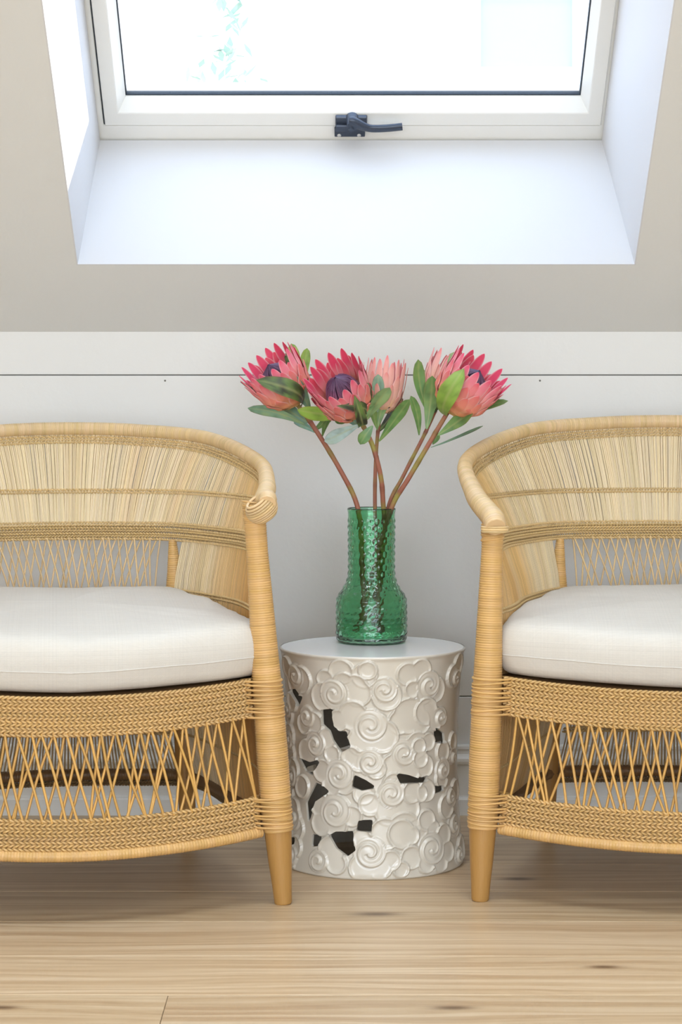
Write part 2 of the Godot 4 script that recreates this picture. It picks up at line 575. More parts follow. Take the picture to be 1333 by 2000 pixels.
func build_outside() -> void:
	# the white house across the lane, seen through the roof window
	var b := thing("building", "pale house across the way, washed out by daylight beyond the roof window", "building", Vector3(1.6, -6.0, -9.0))
	var mb := MB.new()
	mb.box(Vector3(-2.2, 0, -6), Vector3(3.0, 12.5, 0))
	part("wall", mb.mesh(), M.facade, b)
	mb = MB.new()
	mb.hexa([Vector3(-2.3, 12.5, 0.1), Vector3(3.1, 12.5, 0.1), Vector3(3.1, 12.5, -6.1), Vector3(-2.3, 12.5, -6.1), Vector3(-2.2, 13.9, -2.9), Vector3(3.0, 13.9, -2.9), Vector3(3.0, 13.9, -3.1), Vector3(-2.2, 13.9, -3.1)])
	part("roof", mb.mesh(), M.far_roof, b)
	for e in [[-0.78, 8.87], [1.6, 8.87], [-0.78, 5.6], [1.6, 5.6]]:
		mb = MB.new()
		var x: float = e[0]
		var y: float = e[1]
		for q in [[x, x + 0.06, y, y + 0.72], [x + 0.64, x + 0.70, y, y + 0.72], [x + 0.06, x + 0.64, y, y + 0.06], [x + 0.06, x + 0.64, y + 0.66, y + 0.72]]:
			mb.box(Vector3(q[0], q[2], -0.02), Vector3(q[1], q[3], 0.05))
		var wn := part("window", mb.mesh(), M.facade, b)
		mb = MB.new()
		mb.box(Vector3(x + 0.06, y + 0.06, -0.01), Vector3(x + 0.64, y + 0.66, 0.012))
		part("pane", mb.mesh(), M.far_glass, wn)
	var t := thing("tree", "slim tree beside the pale house, its leaves coloured pale for the glare", "tree", Vector3(-0.69, -6.0, -8.3))
	mb = MB.new()
	mb.tube(PackedVector3Array([Vector3(0, 0, 0), Vector3(0.05, 4, 0), Vector3(0, 8.2, 0)]), PackedFloat32Array([0.12, 0.09, 0.03]), 8, Vector3.RIGHT)
	part("trunk", mb.mesh(), M.far_trunk, t)
	mb = MB.new()
	rng.seed = 77
	for k in 500:
		var y := rng.randf_range(6.2, 10.0)
		var r := 0.17 * sin(PI * (y - 6.0) / 4.2) + 0.02
		var p := Vector3(rng.randfn(0, 0.5) * r, y, rng.randfn(0, 0.5) * r)
		var d := Vector3(rng.randf_range(-1, 1), rng.randf_range(-1, 1), rng.randf_range(-1, 1)).normalized()
		var s := d.cross(Vector3.UP).normalized()
		mb.face([p, p + d * 0.05 + s * 0.022, p + d * 0.11, p + d * 0.05 - s * 0.022])
	part("foliage", mb.mesh(), M.far_leaf, t, "stuff")


# ---------------------------------------------------------------- armchairs
class Shell:
	# plan curves of the chair's wall at three heights, as tables over u in -1 .. 1
	const N := 400
	var low := PackedVector2Array()
	var waist := PackedVector2Array()
	var rim := PackedVector2Array()
	var top := PackedFloat32Array()
	const Y0 := 0.135
	const Y1 := 0.60

	static func curve(half: Array, k: float) -> Array:
		# half: six rows, front to centre back; k in -1 .. 1
		var f := (1.0 - k) / 0.2
		var i := clampi(int(floor(f)), 0, 9)
		var t := f - i
		var g := func(j: int) -> Array:
			if j < 0: return g2(half, 0, 1)
			if j > 10: return g2m(half)
			if j <= 5: return half[j]
			var q: Array = half[10 - j].duplicate()
			q[0] = -q[0]
			return q
		var a: Array = g.call(i - 1)
		var b: Array = g.call(i)
		var c: Array = g.call(i + 1)
		var d: Array = g.call(i + 2)
		var out := []
		for n in b.size():
			out.append(0.5 * (2.0 * b[n] + (c[n] - a[n]) * t + (2.0 * a[n] - 5.0 * b[n] + 4.0 * c[n] - d[n]) * t * t + (3.0 * b[n] - a[n] - 3.0 * c[n] + d[n]) * t * t * t))
		return out

	static func g2(h: Array, i: int, j: int) -> Array:
		var o := []
		for n in h[i].size(): o.append(2.0 * h[i][n] - h[j][n])
		return o

	static func g2m(h: Array) -> Array:
		var o := g2(h, 0, 1)
		o[0] = -o[0]
		return o

	func setup(lo: Array, wa: Array, ri: Array) -> void:
		for i in N + 1:
			var u := i * 2.0 / N - 1.0
			var a := curve(lo, u)
			var b := curve(wa, u)
			var c := curve(ri, u)
			low.append(Vector2(a[0], a[1])); waist.append(Vector2(b[0], b[1])); rim.append(Vector2(c[0], c[1])); top.append(c[2])

	func rim_y(u: float) -> float:
		var f := (u + 1.0) * 0.5 * N
		var i := clampi(int(f), 0, N - 1)
		return lerpf(top[i], top[i + 1], f - i)

	func at(u: float, y: float) -> Vector3:
		var f := (u + 1.0) * 0.5 * N
		var i := clampi(int(f), 0, N - 1)
		var t := f - i
		var a := low[i].lerp(low[i + 1], t)
		var b := waist[i].lerp(waist[i + 1], t)
		var c := rim[i].lerp(rim[i + 1], t)
		var y2 := lerpf(top[i], top[i + 1], t)
		var l0 := (y - Y1) * (y - y2) / ((Y0 - Y1) * (Y0 - y2))
		var l1 := (y - Y0) * (y - y2) / ((Y1 - Y0) * (Y1 - y2))
		var l2 := (y - Y0) * (y - Y1) / ((y2 - Y0) * (y2 - Y1))
		var p := a * l0 + b * l1 + c * l2
		return Vector3(p.x, y, p.y)

func vary(c: Color, amount: float) -> Color:
	var k := 1.0 + rng.randf_range(-amount, amount)
	return Color(c.r * k, c.g * k, c.b * k * rng.randf_range(0.93, 1.05))

# two strands twisted round each other along pts; nrm are the directions the strands swing in
func twist(mb: MB, pts: PackedVector3Array, nrm: PackedVector3Array, period: float, swing: float, lift: float, rad: float, tint: Color, phase := 0.0, per := 6, strands := 2, hand := 1.0) -> void:
	var ds := period / per
	for s in strands:
		var path := PackedVector3Array()
		var cols := PackedColorArray()
		var walked := 0.0
		var next := 0.0
		var ph := phase + PI * s
		var col := vary(tint, 0.12)
		for i in pts.size() - 1:
			var seg := pts[i].distance_to(pts[i + 1])
			while next <= walked + seg:
				var t := (next - walked) / maxf(seg, 1e-6)
				var a := TAU * next / period + ph
				path.append(pts[i].lerp(pts[i + 1], t) + nrm[i].lerp(nrm[i + 1], t) * (cos(a) * swing) + Vector3(0, sin(a) * lift * hand, 0))
				cols.append(col)
				if rng.randf() < 0.01: col = vary(tint, 0.14)
				next += ds
			walked += seg
		if path.size() > 2:
			mb.tube(path, PackedFloat32Array([rad]), 4, Vector3.UP, false, cols)

func wall_row(mb: MB, sh: Shell, u0: float, u1: float, y: float, tint: Color, below_rim := 0.0, rad := 0.0019, inset := 0.0) -> void:
	var pts := PackedVector3Array()
	var nrm := PackedVector3Array()
	var n := int(160 * (u1 - u0) / 2.0) + 8
	for i in n + 1:
		var u := lerpf(u0, u1, float(i) / n)
		var yy := sh.rim_y(u) - below_rim if below_rim > 0 else y
		var p := sh.at(u, yy)
		var t := sh.at(minf(u + 0.01, 1.0), yy) - sh.at(maxf(u - 0.01, -1.0), yy)
		t.y = 0
		var nn := t.cross(Vector3.UP).normalized()
		pts.append(p + nn * inset)
		nrm.append(nn)
	twist(mb, pts, nrm, 0.0125, 0.0028, 0.0015, rad, tint, rng.randf() * TAU, 6, 2, 1.0 if rng.randf() < 0.5 else -1.0)

# a post or rail bound with fine strands
func wrapped(mb: MB, path: PackedVector3Array, radius: PackedFloat32Array, pitch: float, sides: int, ref: Vector3, tint: Color, caps := true, ridge := 0.0007) -> void:
	var pts := PackedVector3Array()
	var rr := PackedFloat32Array()
	var cc := PackedColorArray()
	var ds := pitch / 4.0
	var walked := 0.0
	var next := 0.0
	var col := tint
	var count := 0
	var drift := rng.randf() * 100.0
	for i in path.size() - 1:
		var seg := path[i].distance_to(path[i + 1])
		while next <= walked + seg:
			var t := (next - walked) / maxf(seg, 1e-6)
			if count % 4 == 0:
				col = vary(tint, 0.07)
				var band := 1.0 + 0.11 * noise.get_noise_1d(drift + next * 700.0) + 0.09 * noise.get_noise_1d(drift + 50.0 + next * 4000.0)
				col = Color(col.r * band, col.g * band, col.b * band * band)
			var bump: float = [0.0, 0.75, 1.0, 0.75][count % 4] * ridge
			pts.append(path[i].lerp(path[i + 1], t))
			rr.append(lerpf(radius[i], radius[i + 1], t) + bump)
			cc.append(col)
			next += ds
			count += 1
		walked += seg
	mb.tube(pts, rr, sides, ref, caps, cc)

const CANE_PALE := Color(0.75, 0.615, 0.40)
const CANE_SIDE := Color(0.70, 0.45, 0.18)
const WRAP := Color(0.62, 0.375, 0.14)
const RIM := Color(0.65, 0.46, 0.24)
const CANE_DEEP := Color(0.63, 0.315, 0.075)
const TWINE := Color(0.64, 0.45, 0.21)
const WEAVE := Color(0.61, 0.39, 0.16)
const LATTICE := Color(0.61, 0.35, 0.10)
const BARE := Color(0.43, 0.23, 0.065)

func make_chair(label: String, at: Vector3, turn: float, sd: int, bulge: float, bow: float, knob: bool, rear: float, tall: float, drop: float, lean: float) -> Node3D:
	rng.seed = sd
	var t := thing("rattan_armchair", label, "armchair", at, turn, "rattan armchairs on either side of the stool")
	var sh := Shell.new()
	sh.setup(
		[[0.352, 0.256], [0.335, 0.13], [0.300, -0.03], [0.237, -0.255], [0.115, -0.295], [0.0, -0.305]],
		[[lean + 0.004, 0.250], [0.334, 0.11], [0.310, -0.06], [0.205 + rear, -0.262], [0.10, -0.305], [0.0, -0.318]],
		[[lean + 0.016 * (1.0 - drop / 0.034) , 0.268, 0.707 - drop], [lerpf(bulge, 0.343, 0.30) + 0.003, 0.14, 0.730 - drop * 0.45], [bulge, -0.03, 0.766 + tall * 0.4], [0.274 + rear, -0.245, 0.805 + tall], [0.140, -0.330, 0.819 + tall], [0.0, -0.352, 0.823 + tall]])
	var post_u := 0.4
	# posts and legs
	for s in [-1.0, 1.0]:
		var foot := Vector3(0.368 * s, 0, 0.272)
		var head := Vector3(lean * s, 0.70, 0.258)
		var mb := MB.new()
		var pp := PackedVector3Array()
		var rr := PackedFloat32Array()
		var cc := PackedColorArray()
		for e in [[0.0, 0.0135], [0.003, 0.0155], [0.03, 0.0172], [0.07, 0.0205], [0.12, 0.0238], [0.15, 0.0242]]:
			pp.append(foot.lerp(head, e[0] / 0.70)); rr.append(e[1]); cc.append(Color(BARE.r, BARE.g, BARE.b))
		mb.tube(pp, rr, 20, Vector3(0, 0, 1), true, cc)
		part("leg", mb.mesh(), M.bare, t)
		mb = MB.new()
		pp = PackedVector3Array(); rr = PackedFloat32Array()
		for e in [[0.128, 0.0262], [0.145, 0.0258], [0.25, 0.0275], [0.35, 0.0262], [0.43, 0.0238], [0.52, 0.0212], [0.62, 0.0184], [0.702 - drop, 0.0192]]:
			pp.append(foot.lerp(head, e[0] / 0.70)); rr.append(e[1])
		wrapped(mb, pp, rr, 0.0043, 16, Vector3(0, 0, 1), WRAP, true, 0.0011)
		part("wrapped_post", mb.mesh(), M.rattan, t)
		# the strands that tie the apron rows round the post
		for band in [[0.137, 0.188, 8], [0.330, 0.392, 9], [0.672 - drop, 0.704 - drop, 6]]:
			mb = MB.new()
			for k in int(band[2]):
				var y := lerpf(band[0], band[1], k / (float(band[2]) - 1.0))
				var cen := foot.lerp(head, y / 0.70)
				var r := (0.0262 if y < 0.25 else 0.0266) if y < 0.5 else 0.0195
				var ring := PackedVector3Array()
				var wob := rng.randf_range(-0.003, 0.003)
				for j in 25:
					var a := TAU * j / 24.0
					var x := cos(a) * r
					if y < 0.5 and x * s < 0: x *= 1.0 + 0.75 * (x * -s / r)
					ring.append(cen + Vector3(x, wob * cos(a), sin(a) * r * (1.0 if y > 0.5 else 1.04)))
				mb.col = vary(WRAP, 0.12)
				mb.tube(ring, PackedFloat32Array([0.0021]), 6, Vector3.UP, false)
			part("binding", mb.mesh(), M.rattan, t)
		# rear leg and the wrapped cone that carries it up to the wide band
		foot = Vector3((0.236 + rear * 0.6) * s, 0, -0.266)
		head = Vector3((0.203 + rear) * s, 0.60, -0.262)
		mb = MB.new()
		pp = PackedVector3Array(); rr = PackedFloat32Array(); cc = PackedColorArray()
		for e in [[0.0, 0.0115], [0.003, 0.0132], [0.06, 0.0165], [0.13, 0.0185], [0.25, 0.0185], [0.40, 0.0175]]:
			pp.append(foot.lerp(head, e[0] / 0.60)); rr.append(e[1]); cc.append(Color(BARE.r * 0.95, BARE.g * 0.92, BARE.b * 0.9))
		mb.tube(pp, rr, 16, Vector3(0, 0, 1), true, cc)
		part("leg", mb.mesh(), M.bare, t)
		mb = MB.new()
		pp = PackedVector3Array(); rr = PackedFloat32Array()
		for e in [[0.385, 0.0205], [0.47, 0.0205], [0.50, 0.0190], [0.54, 0.0135], [0.58, 0.0095], [0.603, 0.0070]]:
			pp.append(foot.lerp(head, e[0] / 0.60)); rr.append(e[1])
		wrapped(mb, pp, rr, 0.0043, 14, Vector3(0, 0, 1), WRAP, true, 0.0010)
		part("wrapped_post", mb.mesh(), M.rattan, t)
	# canes
	var mb := MB.new()
	var n := 352
	for k in n + 1:
		var u := lerpf(-0.985, 0.985, float(k) / n) + rng.randf_range(-0.0006, 0.0006)
		var side := smoothstep(0.35, 0.75, absf(u))
		var tone := noise.get_noise_1d(u * 120.0 + sd * 9.0) * 0.5
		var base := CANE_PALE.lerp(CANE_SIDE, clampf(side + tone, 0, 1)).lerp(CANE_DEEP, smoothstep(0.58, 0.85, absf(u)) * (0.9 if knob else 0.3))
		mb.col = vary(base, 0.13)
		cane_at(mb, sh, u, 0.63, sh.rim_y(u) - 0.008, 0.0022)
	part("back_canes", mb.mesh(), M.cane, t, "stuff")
	for s in [-1.0, 1.0]:
		mb = MB.new()
		for k in 108:
			var u: float = lerpf(post_u + 0.03, 0.985, k / 107.0) * s
			var tone := noise.get_noise_1d(u * 120.0 + sd * 9.0) * 0.6
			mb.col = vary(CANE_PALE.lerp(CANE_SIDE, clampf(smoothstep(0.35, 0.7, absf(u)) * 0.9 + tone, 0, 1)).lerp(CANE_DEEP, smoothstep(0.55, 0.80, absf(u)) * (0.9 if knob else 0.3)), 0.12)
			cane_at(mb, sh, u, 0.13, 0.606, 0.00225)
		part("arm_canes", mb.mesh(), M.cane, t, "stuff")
	mb = MB.new()
	for k in 64:
		var u := lerpf(-post_u + 0.035, post_u - 0.035, k / 63.0)
		mb.col = vary(Color(0.42, 0.28, 0.13), 0.12)  # darker tone than the arm canes
		cane_at(mb, sh, u, 0.125, 0.40, 0.0017)
	part("skirt_canes", mb.mesh(), M.cane, t, "stuff")
	# twined bands
	mb = MB.new()
	for k in 7: wall_row(mb, sh, -0.99, 0.99, 0.603 + 0.0054 * k, TWINE)
	part("woven_band", mb.mesh(), M.rattan, t)
	mb = MB.new()
	var reach := 0.97 if drop == 0.0 else 0.84
	for k in 2: wall_row(mb, sh, -reach, reach, 0.697 + 0.0058 * k - 0.002, TWINE)
	part("woven_band", mb.mesh(), M.rattan, t)
	mb = MB.new()
	for k in 3: wall_row(mb, sh, -0.98, 0.98, 0.0, TWINE, 0.0165 + 0.0056 * k)
	part("woven_band", mb.mesh(), M.rattan, t)
	for s in [-1.0, 1.0]:
		mb = MB.new()
		var ua := minf(0.42 * s, 0.985 * s)
		var ub := maxf(0.42 * s, 0.985 * s)
		for k in 2: wall_row(mb, sh, ua, ub, 0.499 + 0.0062 * k, TWINE)
		part("woven_band", mb.mesh(), M.rattan, t)
		mb = MB.new()
		wall_row(mb, sh, ua, ub, 0.22, TWINE)
		part("woven_band", mb.mesh(), M.rattan, t)
	mb = MB.new()
	for k in 2: wall_row(mb, sh, -0.38, 0.38, 0.214 + 0.006 * k, TWINE)
	part("woven_band", mb.mesh(), M.rattan, t)
	# low rail all round
	mb = MB.new()
	var pp := PackedVector3Array()
	var rr := PackedFloat32Array()
	for i in 81:
		pp.append(sh.at(lerpf(-0.99, 0.99, i / 80.0), 0.132)); rr.append(0.0115)
	wrapped(mb, pp, rr, 0.0046, 8, Vector3.UP, Color(0.20, 0.11, 0.045), true, 0.0006)
	part("rail", mb.mesh(), M.rattan, t)
	mb = MB.new()
	for k in 2: wall_row(mb, sh, -0.985, 0.985, 0.112 + 0.0052 * k, Color(0.26, 0.165, 0.075))
	part("woven_band", mb.mesh(), M.rattan, t)
	# the thick wrapped rim
	mb = MB.new()
	pp = PackedVector3Array(); rr = PackedFloat32Array()
	var ends := [[], []]
	for s in [-1.0, 1.0]:
		var e := Vector3((lean + 0.016 * (1.0 - drop / 0.034)) * s, 0.707 - drop, 0.268)
		if knob:
			ends[0 if s < 0 else 1] = [e + Vector3(0.006 * s, 0.004, 0.014), e + Vector3(0.004 * s, -0.004, 0.027)]
		else:
			ends[0 if s < 0 else 1] = [e + Vector3(-0.002 * s, -0.006, 0.012), e + Vector3(-0.004 * s, -0.013, 0.022)]
	var wide := 0.0165 if knob else 0.0195
	pp.append(ends[0][1]); rr.append(wide * 0.9)
	pp.append(ends[0][0]); rr.append(wide)
	for i in 121:
		var u := lerpf(-1.0, 1.0, i / 120.0)
		pp.append(sh.at(u, sh.rim_y(u))); rr.append(lerpf(0.0128, wide, smoothstep(0.55, 0.98, absf(u))))
	pp.append(ends[1][0]); rr.append(wide)
	pp.append(ends[1][1]); rr.append(wide * 0.9)
	wrapped(mb, pp, rr, 0.0044, 12, Vector3.UP, RIM, true, 0.0007)
	part("rim", mb.mesh(), M.rattan, t)
	# the strands that finish each arm
	for s in [-1.0, 1.0]:
		mb = MB.new()
		if knob:
			var cen := Vector3((lean + 0.012) * s, 0.694, 0.279)
			var ax := Vector3(-0.55 * s, 0.75, 0.35).normalized()
			var bx := ax.cross(Vector3(0, 0, 1)).normalized()
			var cx := ax.cross(bx)
			for k in 9:
				var h := lerpf(-0.85, 0.85, k / 8.0)
				var ring := PackedVector3Array()
				for j in 25:
					var a := TAU * j / 24.0
					ring.append(cen + ax * (h * 0.021) + (bx * cos(a) * 1.22 + cx * sin(a) * 0.95) * (0.0225 * sqrt(1.0 - h * h * 0.72)))
				mb.col = vary(RIM, 0.14)
				mb.tube(ring, PackedFloat32Array([0.0027]), 6, ax, false)
		else:
			var cen := Vector3((lean - 0.002) * s, 0.694 - drop, 0.288)
			for k in 3:
				var ring := PackedVector3Array()
				for j in 25:
					var a := TAU * j / 24.0
					ring.append(cen + Vector3(cos(a) * 0.0225, -0.004 * k, sin(a) * 0.012 - 0.006))
				mb.col = vary(RIM, 0.14)
				mb.tube(ring, PackedFloat32Array([0.0024]), 6, Vector3.UP, false)
		part("arm_end", mb.mesh(), M.rattan, t)
	# back lattice between the rear posts
	for k in 23:
		for d in [-1.0, 1.0]:
			mb = MB.new()
			var u0 := lerpf(-0.345, 0.345, k / 22.0) + rng.randf_range(-0.006, 0.006)
			var u1: float = clampf(u0 + d * rng.randf_range(0.075, 0.10), -0.365, 0.365)
			var path := PackedVector3Array()
			for j in 7:
				var q := j / 6.0
				path.append(sh.at(lerpf(u0, u1, q + 0.06 * sin(q * PI)), lerpf(0.606, 0.385, q)) + Vector3(0, 0, 0.002 * d))
			mb.col = vary(CANE_PALE.lerp(LATTICE, 0.45), 0.12)
			mb.tube(path, PackedFloat32Array([0.00175]), 6, Vector3(0, 0, 1), false)
			part("back_strand", mb.mesh(), M.cane, t)
	# front apron: two woven bands with a lattice between
	var leg_x := func(y: float) -> float: return lerpf(0.368, lean, y / 0.70) - 0.030
	var front := func(q: float, y: float) -> Vector3:
		var x: float = leg_x.call(y)
		var sag := 0.012 * (1.0 - q * q)
		return Vector3(q * x, y - sag, lerpf(0.272, 0.258, y / 0.7) + 0.004 + bow * (1.0 - q * q))
	for band in [[0.3305, 0.3925, 12], [0.1385, 0.1865, 9]]:
		mb = MB.new()
		for k in int(band[2]):
			var y := lerpf(band[0], band[1], k / (float(band[2]) - 1.0))
			var pts := PackedVector3Array()
			var nrm := PackedVector3Array()
			for i in 61:
				var q := i / 30.0 - 1.0
				pts.append(front.call(q, y)); nrm.append(Vector3(q * 0.3, 0, 1).normalized())
			twist(mb, pts, nrm, 0.0180, 0.0034, 0.0017, 0.0023, WEAVE, rng.randf_range(-0.4, 0.4), 8, 2, 1.0 if k % 2 else -1.0)
		var core := PackedVector3Array()
		for y in [band[0] - 0.003, band[1] + 0.003]:
			for i in 41: core.append(front.call(i / 20.0 - 1.0, y) + Vector3(0, 0, -0.001))
		mb.col = Color(0.30, 0.19, 0.08)
		mb.grid(core, 2, 41)
		part("apron_band", mb.mesh(), M.rattan, t)
	mb = MB.new()
	pp = PackedVector3Array(); rr = PackedFloat32Array()
	for i in 41:
		pp.append(front.call(i / 20.0 - 1.0, 0.1275)); rr.append(0.0092)
	wrapped(mb, pp, rr, 0.0052, 10, Vector3.UP, WRAP, true, 0.0007)
	part("apron_rail", mb.mesh(), M.rattan, t)
	var lat := 30
	for k in lat:
		for d in [-1.0, 1.0]:
			mb = MB.new()
			var q0 := lerpf(-0.97, 0.97, (k + 0.5 + rng.randf_range(-0.22, 0.22)) / lat)
			var q1 := clampf(q0 + d * rng.randf_range(0.06, 0.15), -0.985, 0.985)
			var bend := rng.randf_range(-0.012, 0.012)
			var path := PackedVector3Array()
			for j in 9:
				var q := j / 8.0
				path.append(front.call(lerpf(q0, q1, q) + bend * sin(q * PI), lerpf(0.334, 0.183, q)) + Vector3(0, 0, 0.0024 * d - 0.001))
			mb.col = vary(LATTICE, 0.14)
			mb.tube(path, PackedFloat32Array([0.0024]), 6, Vector3(0, 0, 1), false)
			part("lattice_strand", mb.mesh(), M.rattan, t)
	# the seat under the cushion
	mb = MB.new()
	var ol := PackedVector3Array()
	for i in 41: ol.append(front.call(1.0 - i / 20.0, 0.392))
	for i in 41:
		var u := lerpf(-0.97, 0.97, i / 40.0)
		var p := sh.at(u, 0.385)
		ol.append(Vector3(p.x * 0.985, 0.388, p.z * 0.985))
	var under := PackedVector3Array()
	for p in ol: under.append(p + Vector3(0, -0.016, 0))
	var both := ol.duplicate()
	both.append_array(under)
	mb.grid(both, 2, ol.size(), true)
	mb.fan(ol, Vector3(0, 0.386, 0))
	mb.fan(under, Vector3(0, 0.37, 0), true)
	part("seat", mb.mesh(), M.deck, t)
	return t

func cane_at(mb: MB, sh: Shell, u: float, y0: float, y1: float, r: float) -> void:
	if y1 - y0 < 0.004: return
	var segs := 4 if y1 - y0 < 0.3 else 7
	var path := PackedVector3Array()
	var jit := rng.randf_range(-0.0014, 0.0014)
	for k in segs + 1:
		var t := float(k) / segs
		path.append(sh.at(clampf(u + jit * sin(t * PI), -1, 1), lerpf(y0, y1, t)))
	mb.tube(path, PackedFloat32Array([r * rng.randf_range(0.85, 1.12)]), 5, Vector3(0.3, 0, 1), false)

func make_cushion(label: String, at: Vector3, turn: float, sd: int, bow: float) -> void:
	rng.seed = sd
	var t := thing("seat_cushion", label, "cushion", at, turn, "white seat cushions in the rattan armchairs")
	var half := [[0.0, 0.278 + bow], [0.11, 0.275 + bow * 0.93], [0.22, 0.271 + bow * 0.58], [0.29, 0.270 + bow * 0.22], [0.326, 0.260], [0.336, 0.232], [0.327, 0.16], [0.301, 0.02], [0.262, -0.13], [0.232, -0.225], [0.212, -0.262], [0.175, -0.276], [0.10, -0.283], [0.0, -0.286]]
	var ctl := []
	for p in half: ctl.append(Vector2(p[0], p[1]))
	for k in range(half.size() - 2, 0, -1): ctl.append(Vector2(-half[k][0], half[k][1]))
	var out := PackedVector2Array()
	var n := ctl.size()
	for i in n:
		for j in 6:
			out.append(ctl[i].cubic_interpolate(ctl[(i + 1) % n], ctl[(i + n - 1) % n], ctl[(i + 2) % n], j / 6.0))
	var rings := [[0.0, 0.0], [0.5, 0.0], [0.91, 0.0005], [0.95, 0.003], [0.976, 0.009], [0.993, 0.019], [1.003, 0.032], [1.009, 0.0395], [1.012, 0.052], [1.010, 0.066], [1.003, 0.078], [0.992, 0.088], [0.975, 0.0955], [0.95, 0.101], [0.91, 0.105], [0.84, 0.108], [0.7, 0.111], [0.5, 0.114], [0.25, 0.116], [0.0, 0.1165]]
	var m := out.size()
	var p := PackedVector3Array()
	var cz := 0.02
	for r in rings:
		for k in m:
			var q: Vector2 = Vector2(0, cz) + (out[k] - Vector2(0, cz)) * float(r[0])
			var y: float = r[1]
			var w := noise.get_noise_3d(q.x * 300.0 + sd, q.y * 300.0, y * 300.0)
			var big := noise.get_noise_3d(q.x * 90.0 + sd * 3, q.y * 90.0, 4.0)
			var top := smoothstep(0.0, 0.1, y)
			y += top * (0.012 * (0.1 - q.y) / 0.35 + w * 0.0022 + big * 0.006)
			q += out[k].normalized() * (w * 0.002 + big * 0.003) * (1.0 if r[0] > 0.9 else 0.0)
			p.append(Vector3(q.x, 0.3945 + y - 0.010 * (1.0 - minf(1.0, absf(q.x) / 0.3)) * smoothstep(-0.1, 0.3, q.y), q.y))
	# the rings run upwards and the outline clockwise seen from above
	var mb := MB.new()
	mb.grid(p, rings.size(), m, true, PackedColorArray(), true)
	var body := part("cushion_body", mb.mesh(), M.linen, t)
	mb = MB.new()
	var line := PackedVector3Array()
	for k in m + 1:
		var a := p[7 * m + k % m]
		var d := Vector3(a.x, 0, a.z - cz).normalized()
		line.append(a + d * 0.0006 + Vector3(0, 0.002, 0))
	mb.tube(line, PackedFloat32Array([0.0014]), 6, Vector3.UP, false)
	part("piping", mb.mesh(), M.piping, body)


